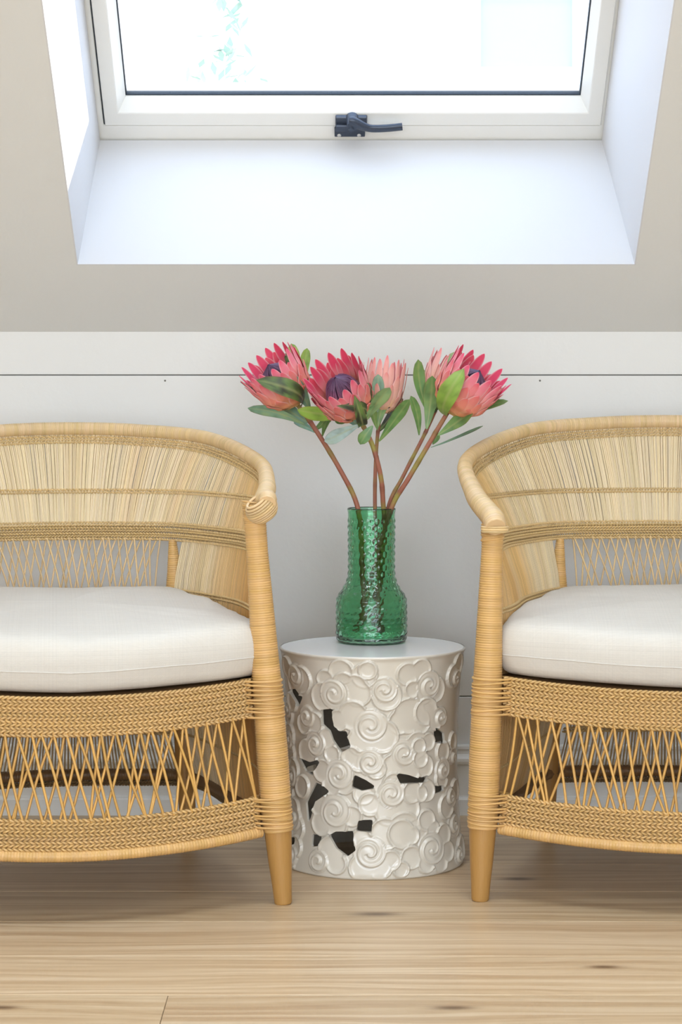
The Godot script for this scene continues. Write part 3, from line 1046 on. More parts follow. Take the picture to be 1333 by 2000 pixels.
# ---------------------------------------------------------------- stool
func make_stool(at: Vector3) -> void:
	var t := thing("garden_stool", "off-white glazed ceramic stool with raised swirling clouds and cut-out gaps", "stool", at)
	var layers := [
		[0, -212, 100, 88, -60, 120, 88, -325, 158, 71], [0, 222, 116, 82, 314, 96, 82], [0, -720, 111, 77, -539, 179, 99, -612, 209, 99], [0, 639, 161, 88, 700, 88, 77], [0, 243, 392, 126, 177, 429, 88, 326, 439, 88],
		[0, -39, 85, 66, 85, 255, 104], [0, -346, 275, 104, -103, 236, 96, -195, 179, 82, -122, 196, 88], [0, 259, 218, 63, 441, 234, 93, 353, 250, 77, -269, 249, 104], [1, -269, 249, 104, 0.50], [0, 69, 215, 88],
		[1, 69, 215, 88, 0.00], [0, 386, 198, 99], [1, 386, 198, 99, 0.30], [0, -604, 162, 88], [1, -604, 162, 88, 0.60],
		[0, 676, 187, 66], [-1, 676, 187, 66, 0.10], [0, -238, 422, 77, -138, 387, 104, -23, 485, 143, 60, 525, 115, -88, 556, 99, -23, 450, 115], [1, -23, 450, 115, 0.10], [0, -437, 455, 82, -536, 472, 77, -507, 423, 79],
		[1, -507, 423, 79, 0.20], [0, 373, 373, 99, 457, 432, 82, 516, 424, 68], [1, 516, 424, 68, 0.00], [0, -680, 340, 77, -757, 434, 77, -768, 415, 66], [1, -768, 415, 66, 0.30],
		[0, -325, 549, 74, -292, 647, 66, -517, 652, 88, -472, 697, 60, -432, 596, 93], [1, -432, 596, 93, 0.20], [0, -759, 578, 88, -746, 709, 88, -767, 620, 77], [1, -767, 620, 77, 0.40], [0, 306, 588, 93, 135, 717, 88, 248, 744, 93, 365, 734, 82, 395, 576, 66, 208, 636, 99],
		[1, 208, 636, 99, 0.15], [0, 319, 599, 60, 332, 681, 66], [0, 688, 607, 66, 548, 656, 77, 532, 836, 71, 550, 778, 82], [1, 550, 778, 82, 0.30], [0, 696, 710, 60],
		[1, 696, 710, 60, 0.30], [0, -154, 658, 74, -100, 686, 77, 17, 735, 71, -25, 690, 93], [1, -25, 690, 93, 0.10], [0, -69, 895, 79], [0, -369, 765, 82, -294, 848, 79, -200, 836, 77, -240, 778, 107],
		[1, -240, 778, 107, 0.05], [0, -694, 802, 88, -565, 892, 82, -753, 946, 88, -708, 855, 82], [1, -708, 855, 82, 0.40], [0, -26, 965, 82, 100, 1006, 104, 232, 1003, 93, 382, 897, 77, 135, 837, 82], [0, 264, 896, 77, 330, 912, 60, 118, 897, 96],
		[1, 118, 897, 96, 0.10], [0, 577, 1026, 88, 722, 940, 77, 642, 976, 74], [-1, 642, 976, 74, 0.20], [0, -144, 1043, 74, -380, 993, 85, -363, 1106, 88, -254, 1105, 88, -268, 1021, 118], [1, -268, 1021, 118, 0.10],
		[0, -660, 1051, 77, -605, 1173, 88, -642, 1119, 88], [1, -642, 1119, 88, 0.20], [0, 76, 1156, 110, 205, 1142, 126, 318, 1202, 77], [0, 183, 1160, 99, 249, 1175, 66], [0, 374, 1088, 77, 424, 1154, 66, 667, 1164, 88],
		[-1, 667, 1164, 88, 0.20], [0, 525, 1200, 77, 554, 1316, 77, 356, 1367, 71, 248, 1316, 82, 474, 1384, 71, 408, 1278, 115], [1, 408, 1278, 115, 0.00], [0, 781, 1331, 88, 718, 1368, 66], [1, 718, 1368, 66, 0.20],
		[0, 175, 1390, 60], [0, -79, 1186, 74, 109, 1327, 71, -68, 1375, 99, 32, 1365, 93, -27, 1275, 110], [1, -27, 1275, 110, 0.05], [0, -283, 1279, 104, -246, 1355, 77], [0, -610, 1296, 82, -677, 1421, 82, -381, 1355, 79],
		[1, -381, 1355, 79, 0.20], [0, -642, 1363, 72], [1, -642, 1363, 72, 0.20]]
	var holes := [
		[-709, 275, -622, 263, -565, 299, -603, 352, -633, 323], [-359, 372, -292, 361, -300, 407, -286, 471, -240, 501, -196, 505, -170, 589, -221, 617, -277, 550, -304, 487, -358, 452], [-610, 706, -554, 723, -481, 733, -408, 709, -467, 792, -530, 775], [-423, 862, -362, 875, -330, 897, -436, 964, -486, 1098, -510, 995],
		[-123, 792, -58, 820, -10, 850, -79, 864, -134, 847], [168, 779, 236, 793, 307, 819, 384, 809, 371, 828, 190, 822], [-90, 1081, -21, 1077, -27, 1130, -100, 1126], [-431, 1201, -378, 1199, -388, 1245, -434, 1257],
		[-287, 1184, -253, 1163, -143, 1153, -147, 1198, -131, 1258, -172, 1290, -239, 1250], [469, 504, 559, 546, 571, 594, 473, 580], [467, 888, 548, 895, 551, 910, 474, 914], [-735, 1280, -626, 1248, -634, 1272, -730, 1304]]
	var step := 6
	var wide := 315
	var tall := 244
	var px := 0.41 / 1455.0
	var full := 1885.0
	var hgt := PackedFloat32Array()
	hgt.resize(wide * tall)
	for l in layers:
		var spin: int = l[0]
		if spin == 0:
			var n: int = (l.size() - 1) / 3
			var a := Vector2(1e9, 1e9)
			var b := Vector2(-1e9, -1e9)
			for k in n:
				a = a.min(Vector2(l[1 + k * 3] - l[3 + k * 3], l[2 + k * 3] - l[3 + k * 3]))
				b = b.max(Vector2(l[1 + k * 3] + l[3 + k * 3], l[2 + k * 3] + l[3 + k * 3]))
			for j in range(maxi(0, int(a.y / step)), mini(tall - 1, int(b.y / step) + 1) + 1):
				for i in range(int((a.x + full / 2) / step), int((b.x + full / 2) / step) + 1):
					if i < 0 or i >= wide: continue
					var q := Vector2(i * step - full / 2, j * step)
					var d := -1.0
					for k in n: d = maxf(d, float(l[3 + k * 3]) - q.distance_to(Vector2(l[1 + k * 3], l[2 + k * 3])))
					if d <= 0: continue
					var h := 9.0 + 11.0 * exp(-pow((d - 9.0) / 8.0, 2)) - 3.0 * smoothstep(10.0, 40.0, d)
					var o := j * wide + i
					hgt[o] = lerpf(hgt[o] * 0.6, h + hgt[o] * 0.15, smoothstep(0.0, 6.0, d))
		else:
			var cen := Vector2(l[1], l[2])
			var r: float = l[3]
			for j in range(maxi(0, int((cen.y - r) / step)), mini(tall - 1, int((cen.y + r) / step) + 1) + 1):
				for i in range(int((cen.x - r + full / 2) / step), int((cen.x + r + full / 2) / step) + 1):
					if i < 0 or i >= wide: continue
					var q := Vector2(i * step - full / 2, j * step) - cen
					var rho := q.length()
					if rho >= r: continue
					var d := r - rho
					var ph := fposmod(q.angle() * spin / TAU + float(l[4]), 1.0)
					var h := 7.0 + 13.0 * (1.0 - pow(rho / r, 1.6))
					for turn in 2:
						var tt := ph + turn
						var rs := r * (0.99 - 0.60 * tt)
						if rs < r * 0.10: continue
						h += 9.0 * exp(-pow((rho - rs + 2.0) / 8.0, 2)) - 9.0 * exp(-pow((rho - rs - 13.0) / 7.0, 2))
					var o := j * wide + i
					hgt[o] = lerpf(hgt[o], h, smoothstep(0.0, 12.0, d))
	# distance to the cut-outs
	var sd := PackedFloat32Array()
	sd.resize(wide * tall)
	sd.fill(1000.0)
	var push := PackedVector2Array()
	push.resize(wide * tall)
	for hl in holes:
		var poly := PackedVector2Array()
		for k in hl.size() / 2: poly.append(Vector2(hl[k * 2], hl[k * 2 + 1]))
		var a := Vector2(1e9, 1e9)
		var b := Vector2(-1e9, -1e9)
		for q in poly:
			a = a.min(q); b = b.max(q)
		for j in range(int(a.y / step) - 3, int(b.y / step) + 4):
			for i in range(int((a.x + full / 2) / step) - 3, int((b.x + full / 2) / step) + 4):
				if i < 0 or i >= wide or j < 0 or j >= tall: continue
				var q := Vector2(i * step - full / 2, j * step)
				var best := 1e9
				var near := q
				for k in poly.size():
					var e := Geometry2D.get_closest_point_to_segment(q, poly[k], poly[(k + 1) % poly.size()])
					if e.distance_to(q) < best:
						best = e.distance_to(q); near = e
				var inside := Geometry2D.is_point_in_polygon(q, poly)
				var o := j * wide + i
				var val := (-best if inside else best) - 13.0
				if val < sd[o]:
					sd[o] = val
					push[o] = (near - q).normalized() * val if not inside else (q - near).normalized() * val
	# the wall, all the way round: the drawn half and the same again behind
	var mb := MB.new()
	var cols := (wide - 1) * 2
	var outer := PackedVector3Array()
	var inner := PackedVector3Array()
	var state := PackedFloat32Array()
	for j in tall:
		for i in cols:
			var k := i if i < wide - 1 else i - (wide - 1)
			var o := j * wide + k
			var q := Vector2(k * step - full / 2, j * step)
			var sdv := sd[o]
			if absf(sdv) < 4.2:
				q += push[o]
				sdv = 0.0
			state.append(sdv)
			var th := q.x / 600.0 + (PI if i >= wide - 1 else 0.0)
			var f := clampf(q.y / 1455.0, 0.0, 1.0)
			var r := 0.180 - 0.0135 * sin(PI * pow(f, 0.9)) - 0.002 * f
			var edge := smoothstep(0.0, 40.0, q.y) * smoothstep(0.0, 40.0, 1455.0 - q.y)
			var rim := 0.0022 * smoothstep(34.0, 10.0, q.y) - 0.003 * smoothstep(7.0, 0.0, q.y) - 0.003 * smoothstep(1449.0, 1455.0, q.y)
			var rr := r + hgt[o] * px * 1.0 * edge + rim - 0.003
			var y := 0.41 - q.y * px
			if j == tall - 1: y = 0.0
			outer.append(Vector3(sin(th) * rr, y, cos(th) * rr))
			inner.append(Vector3(sin(th) * (r - 0.008), y, cos(th) * (r - 0.008)))
	for p in outer: mb.pt(p)
	var io := mb.v.size()
	for p in inner: mb.pt(p)
	var gone := PackedByteArray()
	gone.resize(cols * tall)
	for j in tall - 1:
		for i in cols:
			var i2 := (i + 1) % cols
			var s := state[j * cols + i] + state[j * cols + i2] + state[(j + 1) * cols + i] + state[(j + 1) * cols + i2]
			gone[j * cols + i] = 1 if s < 0 else 0
	for j in tall - 1:
		for i in cols:
			if gone[j * cols + i]: continue
			var i2 := (i + 1) % cols
			var a := j * cols + i
			var b := j * cols + i2
			var c := (j + 1) * cols + i
			var d := (j + 1) * cols + i2
			mb.tri(a, c, b); mb.tri(b, c, d)
			mb.tri(io + a, io + b, io + c); mb.tri(io + b, io + d, io + c)
			if j > 0 and gone[(j - 1) * cols + i]: _lip(mb, outer, inner, b, a)
			if j < tall - 2 and gone[(j + 1) * cols + i]: _lip(mb, outer, inner, c, d)
			if gone[j * cols + i2]: _lip(mb, outer, inner, d, b)
			if gone[j * cols + (i + cols - 1) % cols]: _lip(mb, outer, inner, a, c)
	part("body", mb.mesh(), M.glaze, t)
	mb = MB.new()
	mb.lathe(PackedVector2Array([Vector2(0.0, 0.398), Vector2(0.170, 0.398), Vector2(0.1745, 0.4015), Vector2(0.1772, 0.4065), Vector2(0.1765, 0.4092), Vector2(0.173, 0.4102), Vector2(0.12, 0.4104), Vector2(0.0, 0.4104)]), 96)
	var tp := part("top", mb.mesh(), M.glaze_top, t)
	tp.set_meta("label", "smooth white top")

func _lip(mb: MB, outer: PackedVector3Array, inner: PackedVector3Array, a: int, b: int) -> void:
	mb.face([outer[a], outer[b], inner[b], inner[a]])


# ---------------------------------------------------------------- vase
func make_vase(at: Vector3) -> void:
	var t := thing("vase", "green glass vase with a dimpled straight neck and wider drum base", "vase", at)
	var prof := [[0.0, 0.0008], [0.045, 0.0004], [0.060, 0.0], [0.0655, 0.0014], [0.0685, 0.006], [0.0693, 0.018], [0.0692, 0.045], [0.0690, 0.075], [0.0683, 0.084], [0.0655, 0.092], [0.0600, 0.0995], [0.0545, 0.108], [0.0495, 0.117], [0.0467, 0.126], [0.0455, 0.138], [0.0453, 0.16], [0.0456, 0.20], [0.0460, 0.24], [0.0461, 0.250], [0.0462, 0.2530], [0.0472, 0.2555], [0.0474, 0.2590], [0.0464, 0.2612]]
	var ys := PackedFloat32Array()
	var rs := PackedFloat32Array()
	for k in prof.size() - 1:
		var n := maxi(1, int(absf(prof[k + 1][1] - prof[k][1]) / 0.0016))
		for j in n:
			rs.append(lerpf(prof[k][0], prof[k + 1][0], float(j) / n)); ys.append(lerpf(prof[k][1], prof[k + 1][1], float(j) / n))
	rs.append(0.0464); ys.append(0.2612)
	var sides := 192
	var p := PackedVector3Array()
	for k in rs.size():
		for i in sides:
			var a := TAU * i / sides
			var y := ys[k]
			var amp := 0.0
			if y > 0.006 and y < 0.246:
				# staggered rows of drop-shaped dimples
				var neck := smoothstep(0.09, 0.13, y)
				var row := y / 0.0128
				var rowi := floorf(row)
				var fy := row - rowi - 0.5
				var cnt := 26.0
				var ph := a / TAU * cnt + (0.5 if int(rowi) % 2 else 0.0)
				var fx := ph - floorf(ph) - 0.5
				amp = exp(-(fx * fx * 9.0 + fy * fy * 9.0)) * lerpf(0.0014, 0.0017, neck) - 0.0005
				amp += noise.get_noise_3d(cos(a) * 260.0, y * 5000.0, sin(a) * 260.0) * lerpf(0.0011, 0.0003, neck)
				amp *= smoothstep(0.006, 0.012, y) * smoothstep(0.246, 0.240, y)
			var r := rs[k] + amp
			p.append(Vector3(r * cos(a), y, r * sin(a)))
	var rows := rs.size()
	# over the lip and down the inside
	for q in [[0.0450, 0.2608], [0.0440, 0.2575], [0.0435, 0.252], [0.0432, 0.20], [0.0428, 0.14], [0.0440, 0.126], [0.0475, 0.116], [0.0530, 0.106], [0.0590, 0.096], [0.0632, 0.087], [0.0655, 0.076], [0.0660, 0.05], [0.0658, 0.02], [0.0635, 0.011], [0.055, 0.0085], [0.03, 0.0078], [0.0, 0.0076]]:
		for i in sides:
			var a := TAU * i / sides
			p.append(Vector3(q[0] * cos(a), q[1], q[0] * sin(a)))
		rows += 1
	var mb := MB.new()
	mb.grid(p, rows, sides, true)
	part("glass_body", mb.mesh(), M.glass, t)
	var wp := PackedVector2Array()
	for q in [[0.0, 0.0082], [0.03, 0.0084], [0.055, 0.0092], [0.0628, 0.0116], [0.0651, 0.0205], [0.0653, 0.034], [0.0652, 0.0405], [0.0640, 0.0398], [0.03, 0.0396], [0.0, 0.0396]]: wp.append(Vector2(q[0], q[1]))
	mb = MB.new()
	mb.lathe(wp, 96)
	var w := part("water", mb.mesh(), M.water)
	w.position = at
	tag(w, "shallow clear water standing in the bottom of the green vase", "water")


# ---------------------------------------------------------------- flowers
const TONES := {
	"dark": [[70, 88, 52], [104, 126, 90]], "green": [[102, 142, 80], [130, 162, 120]], "blue": [[118, 154, 128], [142, 172, 156]],
	"lime": [[134, 168, 70], [130, 160, 96]], "sage": [[144, 176, 122], [140, 166, 128]], "pale": [[178, 202, 200], [170, 194, 190]]}

func leaf(b: Vector3, tip: Vector3, width: float, tone: String, roll: float, bulge: float, parent: Node) -> void:
	var ax := tip - b
	var ln := ax.length()
	ax /= ln
	var n := Vector3(0, 0.15, 1)
	n = (n - ax * n.dot(ax)).normalized().rotated(ax, deg_to_rad(roll))
	var s := n.cross(ax)
	var top := lin(TONES[tone][0][0], TONES[tone][0][1], TONES[tone][0][2])
	var under := lin(TONES[tone][1][0], TONES[tone][1][1], TONES[tone][1][2])
	var vein := lin(176, 176, 118)
	var rows := 15
	var half := 9
	var p := PackedVector3Array()
	var cc := PackedColorArray()
	var bend := rng.randf_range(-0.10, 0.06) + bulge
	var sway := rng.randf_range(-0.05, 0.05)
	var wave := rng.randf() * TAU
	var fold := rng.randf_range(0.10, 0.24)
	for r in rows:
		var t := r / (rows - 1.0)
		var w := minf(1.0, 0.10 + 1.22 * pow(t, 0.85)) * sqrt(maxf(0.0, 1.0 - pow(t, 4.2)))
		w = maxf(w, 0.02) * width * 0.5
		var mid := b + ax * (ln * t) + n * (bend * ln * 4.0 * t * (1.0 - t)) + s * (sway * ln * sin(t * PI))
		for side in 2:
			for k in half:
				var q := k / (half - 1.0) * 2.0 - 1.0
				if side == 1: q = -q
				var th := 0.0005 * (1.0 - q * q) + 0.0002
				var off := absf(q) * fold * w + 0.05 * w * sin(wave + t * 7.0 + q * 2.0) * absf(q)
				p.append(mid + s * (q * w) + n * (off + (th if side == 0 else -th)))
				var c := top if side == 0 else under
				var mott := noise.get_noise_3d(p[-1].x * 900.0, p[-1].y * 900.0, ln * 500.0)
				if tone == "dark":
					c = c.lerp(lin(40, 34, 26), clampf(mott * 2.2 + 0.25, 0, 0.85)).lerp(lin(104, 132, 60), clampf(-mott * 2.0, 0, 0.8))
				else:
					c = c.lerp(lin(70, 84, 40), clampf(mott * 0.9, 0, 0.4)).lerp(lin(166, 180, 100), clampf(-mott * 0.7, 0, 0.3))
				c = c.lerp(vein, 0.6 * exp(-q * q * 90.0) * (1.0 - t * 0.6))
				c = c.lerp(lin(150, 90, 60), 0.35 * smoothstep(0.86, 1.0, absf(q)) * smoothstep(0.4, 1.0, t))
				cc.append(c)
	var mb := MB.new()
	mb.grid(p, rows, half * 2, true, cc)
	mb.col = cc[0]
	mb.fan(p.slice(0, half * 2), b, true)
	part("leaf", mb.mesh(), M.plant, parent)

# one bract of a ring: it climbs the outside of the cup from h0 to h1 and bends outwards at the tip
func bract_mesh(cup: Curve, h0: float, h1: float, width: float, layer: float, flare: float, deep: float, pale := 0.0) -> ArrayMesh:
	var rows := 16
	var half := 7
	var p := PackedVector3Array()
	var cc := PackedColorArray()
	var wash := lin(246, 204, 190)
	var base := lin(238, 190, 124).lerp(lin(240, 170, 132), deep).lerp(wash, pale * 0.5)
	var mid := lin(240, 160, 116).lerp(lin(250, 168, 166), deep).lerp(wash, pale)
	var rose := lin(238, 142, 118).lerp(lin(248, 140, 160), deep).lerp(wash, pale * 0.8)
	var tipc := lin(236, 128, 116).lerp(lin(240, 88, 126), deep).lerp(wash, pale * 0.4)
	var inside := lin(236, 100, 104).lerp(lin(236, 76, 112), deep).lerp(wash, pale * 0.5)
	for r in rows:
		var t := 1.0 - pow(1.0 - r / (rows - 1.0), 1.7)
		var y := lerpf(h0, h1, t)
		var rad := cup.sample(clampf(y / 0.12, 0, 1)) * 0.06 + layer + flare * t * t * t
		var w := width * 0.5 * minf(1.0, 0.55 + 0.85 * t) * pow(maxf(0.0, 1.0 - pow(maxf(0.0, t - 0.50) / 0.50, 2.2)), 0.62)
		w = maxf(w, 0.0006)
		for side in 2:
			for k in half:
				var q := k / (half - 1.0) * 2.0 - 1.0
				if side == 1: q = -q
				var a := q * w / maxf(rad, 0.018)
				var rr := rad - 0.10 * w * q * q + (0.00055 if side == 0 else -0.00055) * (1.0 - q * q * 0.7)
				p.append(Vector3(sin(a) * rr, y - 0.0, cos(a) * rr))
				var c := base.lerp(mid, smoothstep(0.0, 0.35, t)).lerp(rose, smoothstep(0.35, 0.75, t)).lerp(tipc, smoothstep(0.75, 1.0, t))
				if side == 1: c = c.lerp(inside, 0.25 + 0.7 * smoothstep(0.2, 0.7, t))
				var rimc := smoothstep(0.72, 1.0, absf(q)) * smoothstep(0.25, 0.7, t)
				c = c.lerp(lin(250, 216, 216), 0.6 * rimc)
				cc.append(c)
	var mb := MB.new()
	mb.grid(p, rows, half * 2, true, cc)
	return mb.mesh()

func make_protea(d: Dictionary, cups: Array) -> void:
	var stem: Array = d.stem
	var head: Vector3 = stem[-1]
	var t := thing("protea", d.label, "flower", stem[0], 0.0, "proteas in the green vase")
	var org: Vector3 = stem[0]
	# stem
	var path := PackedVector3Array()
	var rad := PackedFloat32Array()
	var cc := PackedColorArray()
	for i in stem.size() - 1:
		var a: Vector3 = stem[maxi(i - 1, 0)]
		var b: Vector3 = stem[i]
		var c: Vector3 = stem[i + 1]
		var e: Vector3 = stem[mini(i + 2, stem.size() - 1)]
		for j in 8:
			var q := j / 8.0
			path.append(b.cubic_interpolate(c, a, e, q) - org)
	path.append(head - org)
	for i in path.size():
		var q := i / (path.size() - 1.0)
		var node := pow(maxf(0.0, sin(q * 40.0)), 8.0)
		rad.append((0.0052 - 0.0008 * q + 0.0007 * node) * (0.8 if d.open == 0 else 1.0))
		var n1 := noise.get_noise_1d(q * 160.0 + head.x * 4000.0)
		cc.append(lin(158, 98, 78).lerp(lin(150, 146, 66), clampf(n1 * 2.6, 0, 0.85)).lerp(lin(112, 66, 48), node * 0.6))
	var mb := MB.new()
	mb.tube(path, rad, 10, Vector3(0.2, 0.1, 1), true, cc)
	part("stem", mb.mesh(), M.bark, t)
	rng.seed = int(head.x * 10000) + 3000
	for l in d.leaves:
		leaf(l[0] - org, l[1] - org, l[2], l[3], float(l[4]), float(l[5]), t)
	# head: rings of bracts round a dark cone
	var y: Vector3 = (d.aim - head).normalized()
	var x := y.cross(Vector3(0, 0, 1)).normalized()
	var z := x.cross(y)
	var k: float = d.scale
	var xf := Transform3D(Basis(x * k, y * k, z * k), head - org)
	var cup: Dictionary = cups[d.open]
	for r in cup.rings.size():
		var ring: Array = cup.rings[r]
		for i in int(ring[1]):
			var o := part("bract", ring[0], M.bract, t)
			var a: float = TAU * (i + 0.5 * (r % 2)) / float(ring[1]) + rng.randf_range(-0.05, 0.05)
			var lean := Basis(Vector3.RIGHT, rng.randf_range(-0.05, 0.05)) * Basis(Vector3.UP, 0.0)
			o.transform = xf * Transform3D(Basis(Vector3.UP, a) * lean * Basis().scaled(Vector3(1, rng.randf_range(0.95, 1.04), 1)), Vector3.ZERO)
	var cone := part("flower_cone", cup.cone, M.plant, t, "stuff")
	cone.transform = xf

func make_cups() -> Array:
	var out := []
	for open in 2:
		var cup := Curve.new()
		for q in ([[0.0, 0.22], [0.12, 0.50], [0.3, 0.66], [0.6, 0.70], [1.0, 0.66]] if open == 0 else [[0.0, 0.25], [0.12, 0.58], [0.3, 0.80], [0.6, 0.90], [0.85, 0.93], [1.0, 0.93]]):
			cup.add_point(Vector2(q[0], q[1]))
		var rings := []
		if open:
			rings = [
				[bract_mesh(cup, 0.0, 0.038, 0.0240, 0.0064, 0.000, 0.0), 11], [bract_mesh(cup, 0.004, 0.056, 0.0255, 0.0050, 0.000, 0.1), 13], [bract_mesh(cup, 0.012, 0.074, 0.0260, 0.0036, 0.001, 0.35), 14],
				[bract_mesh(cup, 0.022, 0.092, 0.0245, 0.0019, 0.002, 0.65), 15], [bract_mesh(cup, 0.034, 0.109, 0.0205, 0.0, 0.003, 1.0), 15]]
		else:
			rings = [
				[bract_mesh(cup, 0.0, 0.035, 0.014, 0.0040, 0.002, 0.0, 0.7), 8], [bract_mesh(cup, 0.004, 0.058, 0.016, 0.0032, 0.003, 0.1, 0.7), 9], [bract_mesh(cup, 0.014, 0.084, 0.021, 0.0020, 0.003, 0.2, 0.7), 10],
				[bract_mesh(cup, 0.030, 0.108, 0.016, 0.0010, 0.003, 0.35, 0.7), 10], [bract_mesh(cup, 0.045, 0.118, 0.013, 0.0, 0.0, 0.5, 0.6), 9]]
		# the shaggy centre: a dome of fine hairs drawn together at the top
		var mb := MB.new()
		rng.seed = 40 + open
		var rb := 0.037 if open else 0.022
		var ht := 0.094 if open else 0.10
		for i in 320:
			var a := rng.randf() * TAU
			var s := rng.randf_range(0.55, 1.0)
			var tw := rng.randf_range(-0.25, 0.25)
			var path := PackedVector3Array()
			var rad := PackedFloat32Array()
			var cc := PackedColorArray()
			for j in 7:
				var q := j / 6.0
				var r := rb * s * sqrt(maxf(0.0, 1.0 - pow(q, 2.4))) * (0.75 + 0.25 * smoothstep(0.0, 0.3, q)) + 0.0015
				path.append(Vector3(cos(a + tw * q) * r, 0.018 + (ht - 0.018) * q * (0.86 + 0.14 * s) + (1.0 - s) * 0.012, sin(a + tw * q) * r))
				rad.append(lerpf(0.0013, 0.0006, q))
				cc.append(lin(206, 172, 172).lerp(lin(154, 108, 136), smoothstep(0.3, 0.7, q)).lerp(lin(74, 50, 84), smoothstep(0.65, 0.95, q)))
			mb.tube(path, rad, 4, Vector3(0.3, 0.2, 1), false, cc)
		var prof := PackedVector2Array()
		for j in 9:
			var q := j / 8.0
			prof.append(Vector2(rb * 0.8 * sqrt(maxf(0.0, 1.0 - q * q)), 0.012 + (ht - 0.02) * q))
		mb.col = lin(96, 62, 90)
		mb.lathe(prof, 24)
		out.append({"rings": rings, "cone": mb.mesh()})
	return out


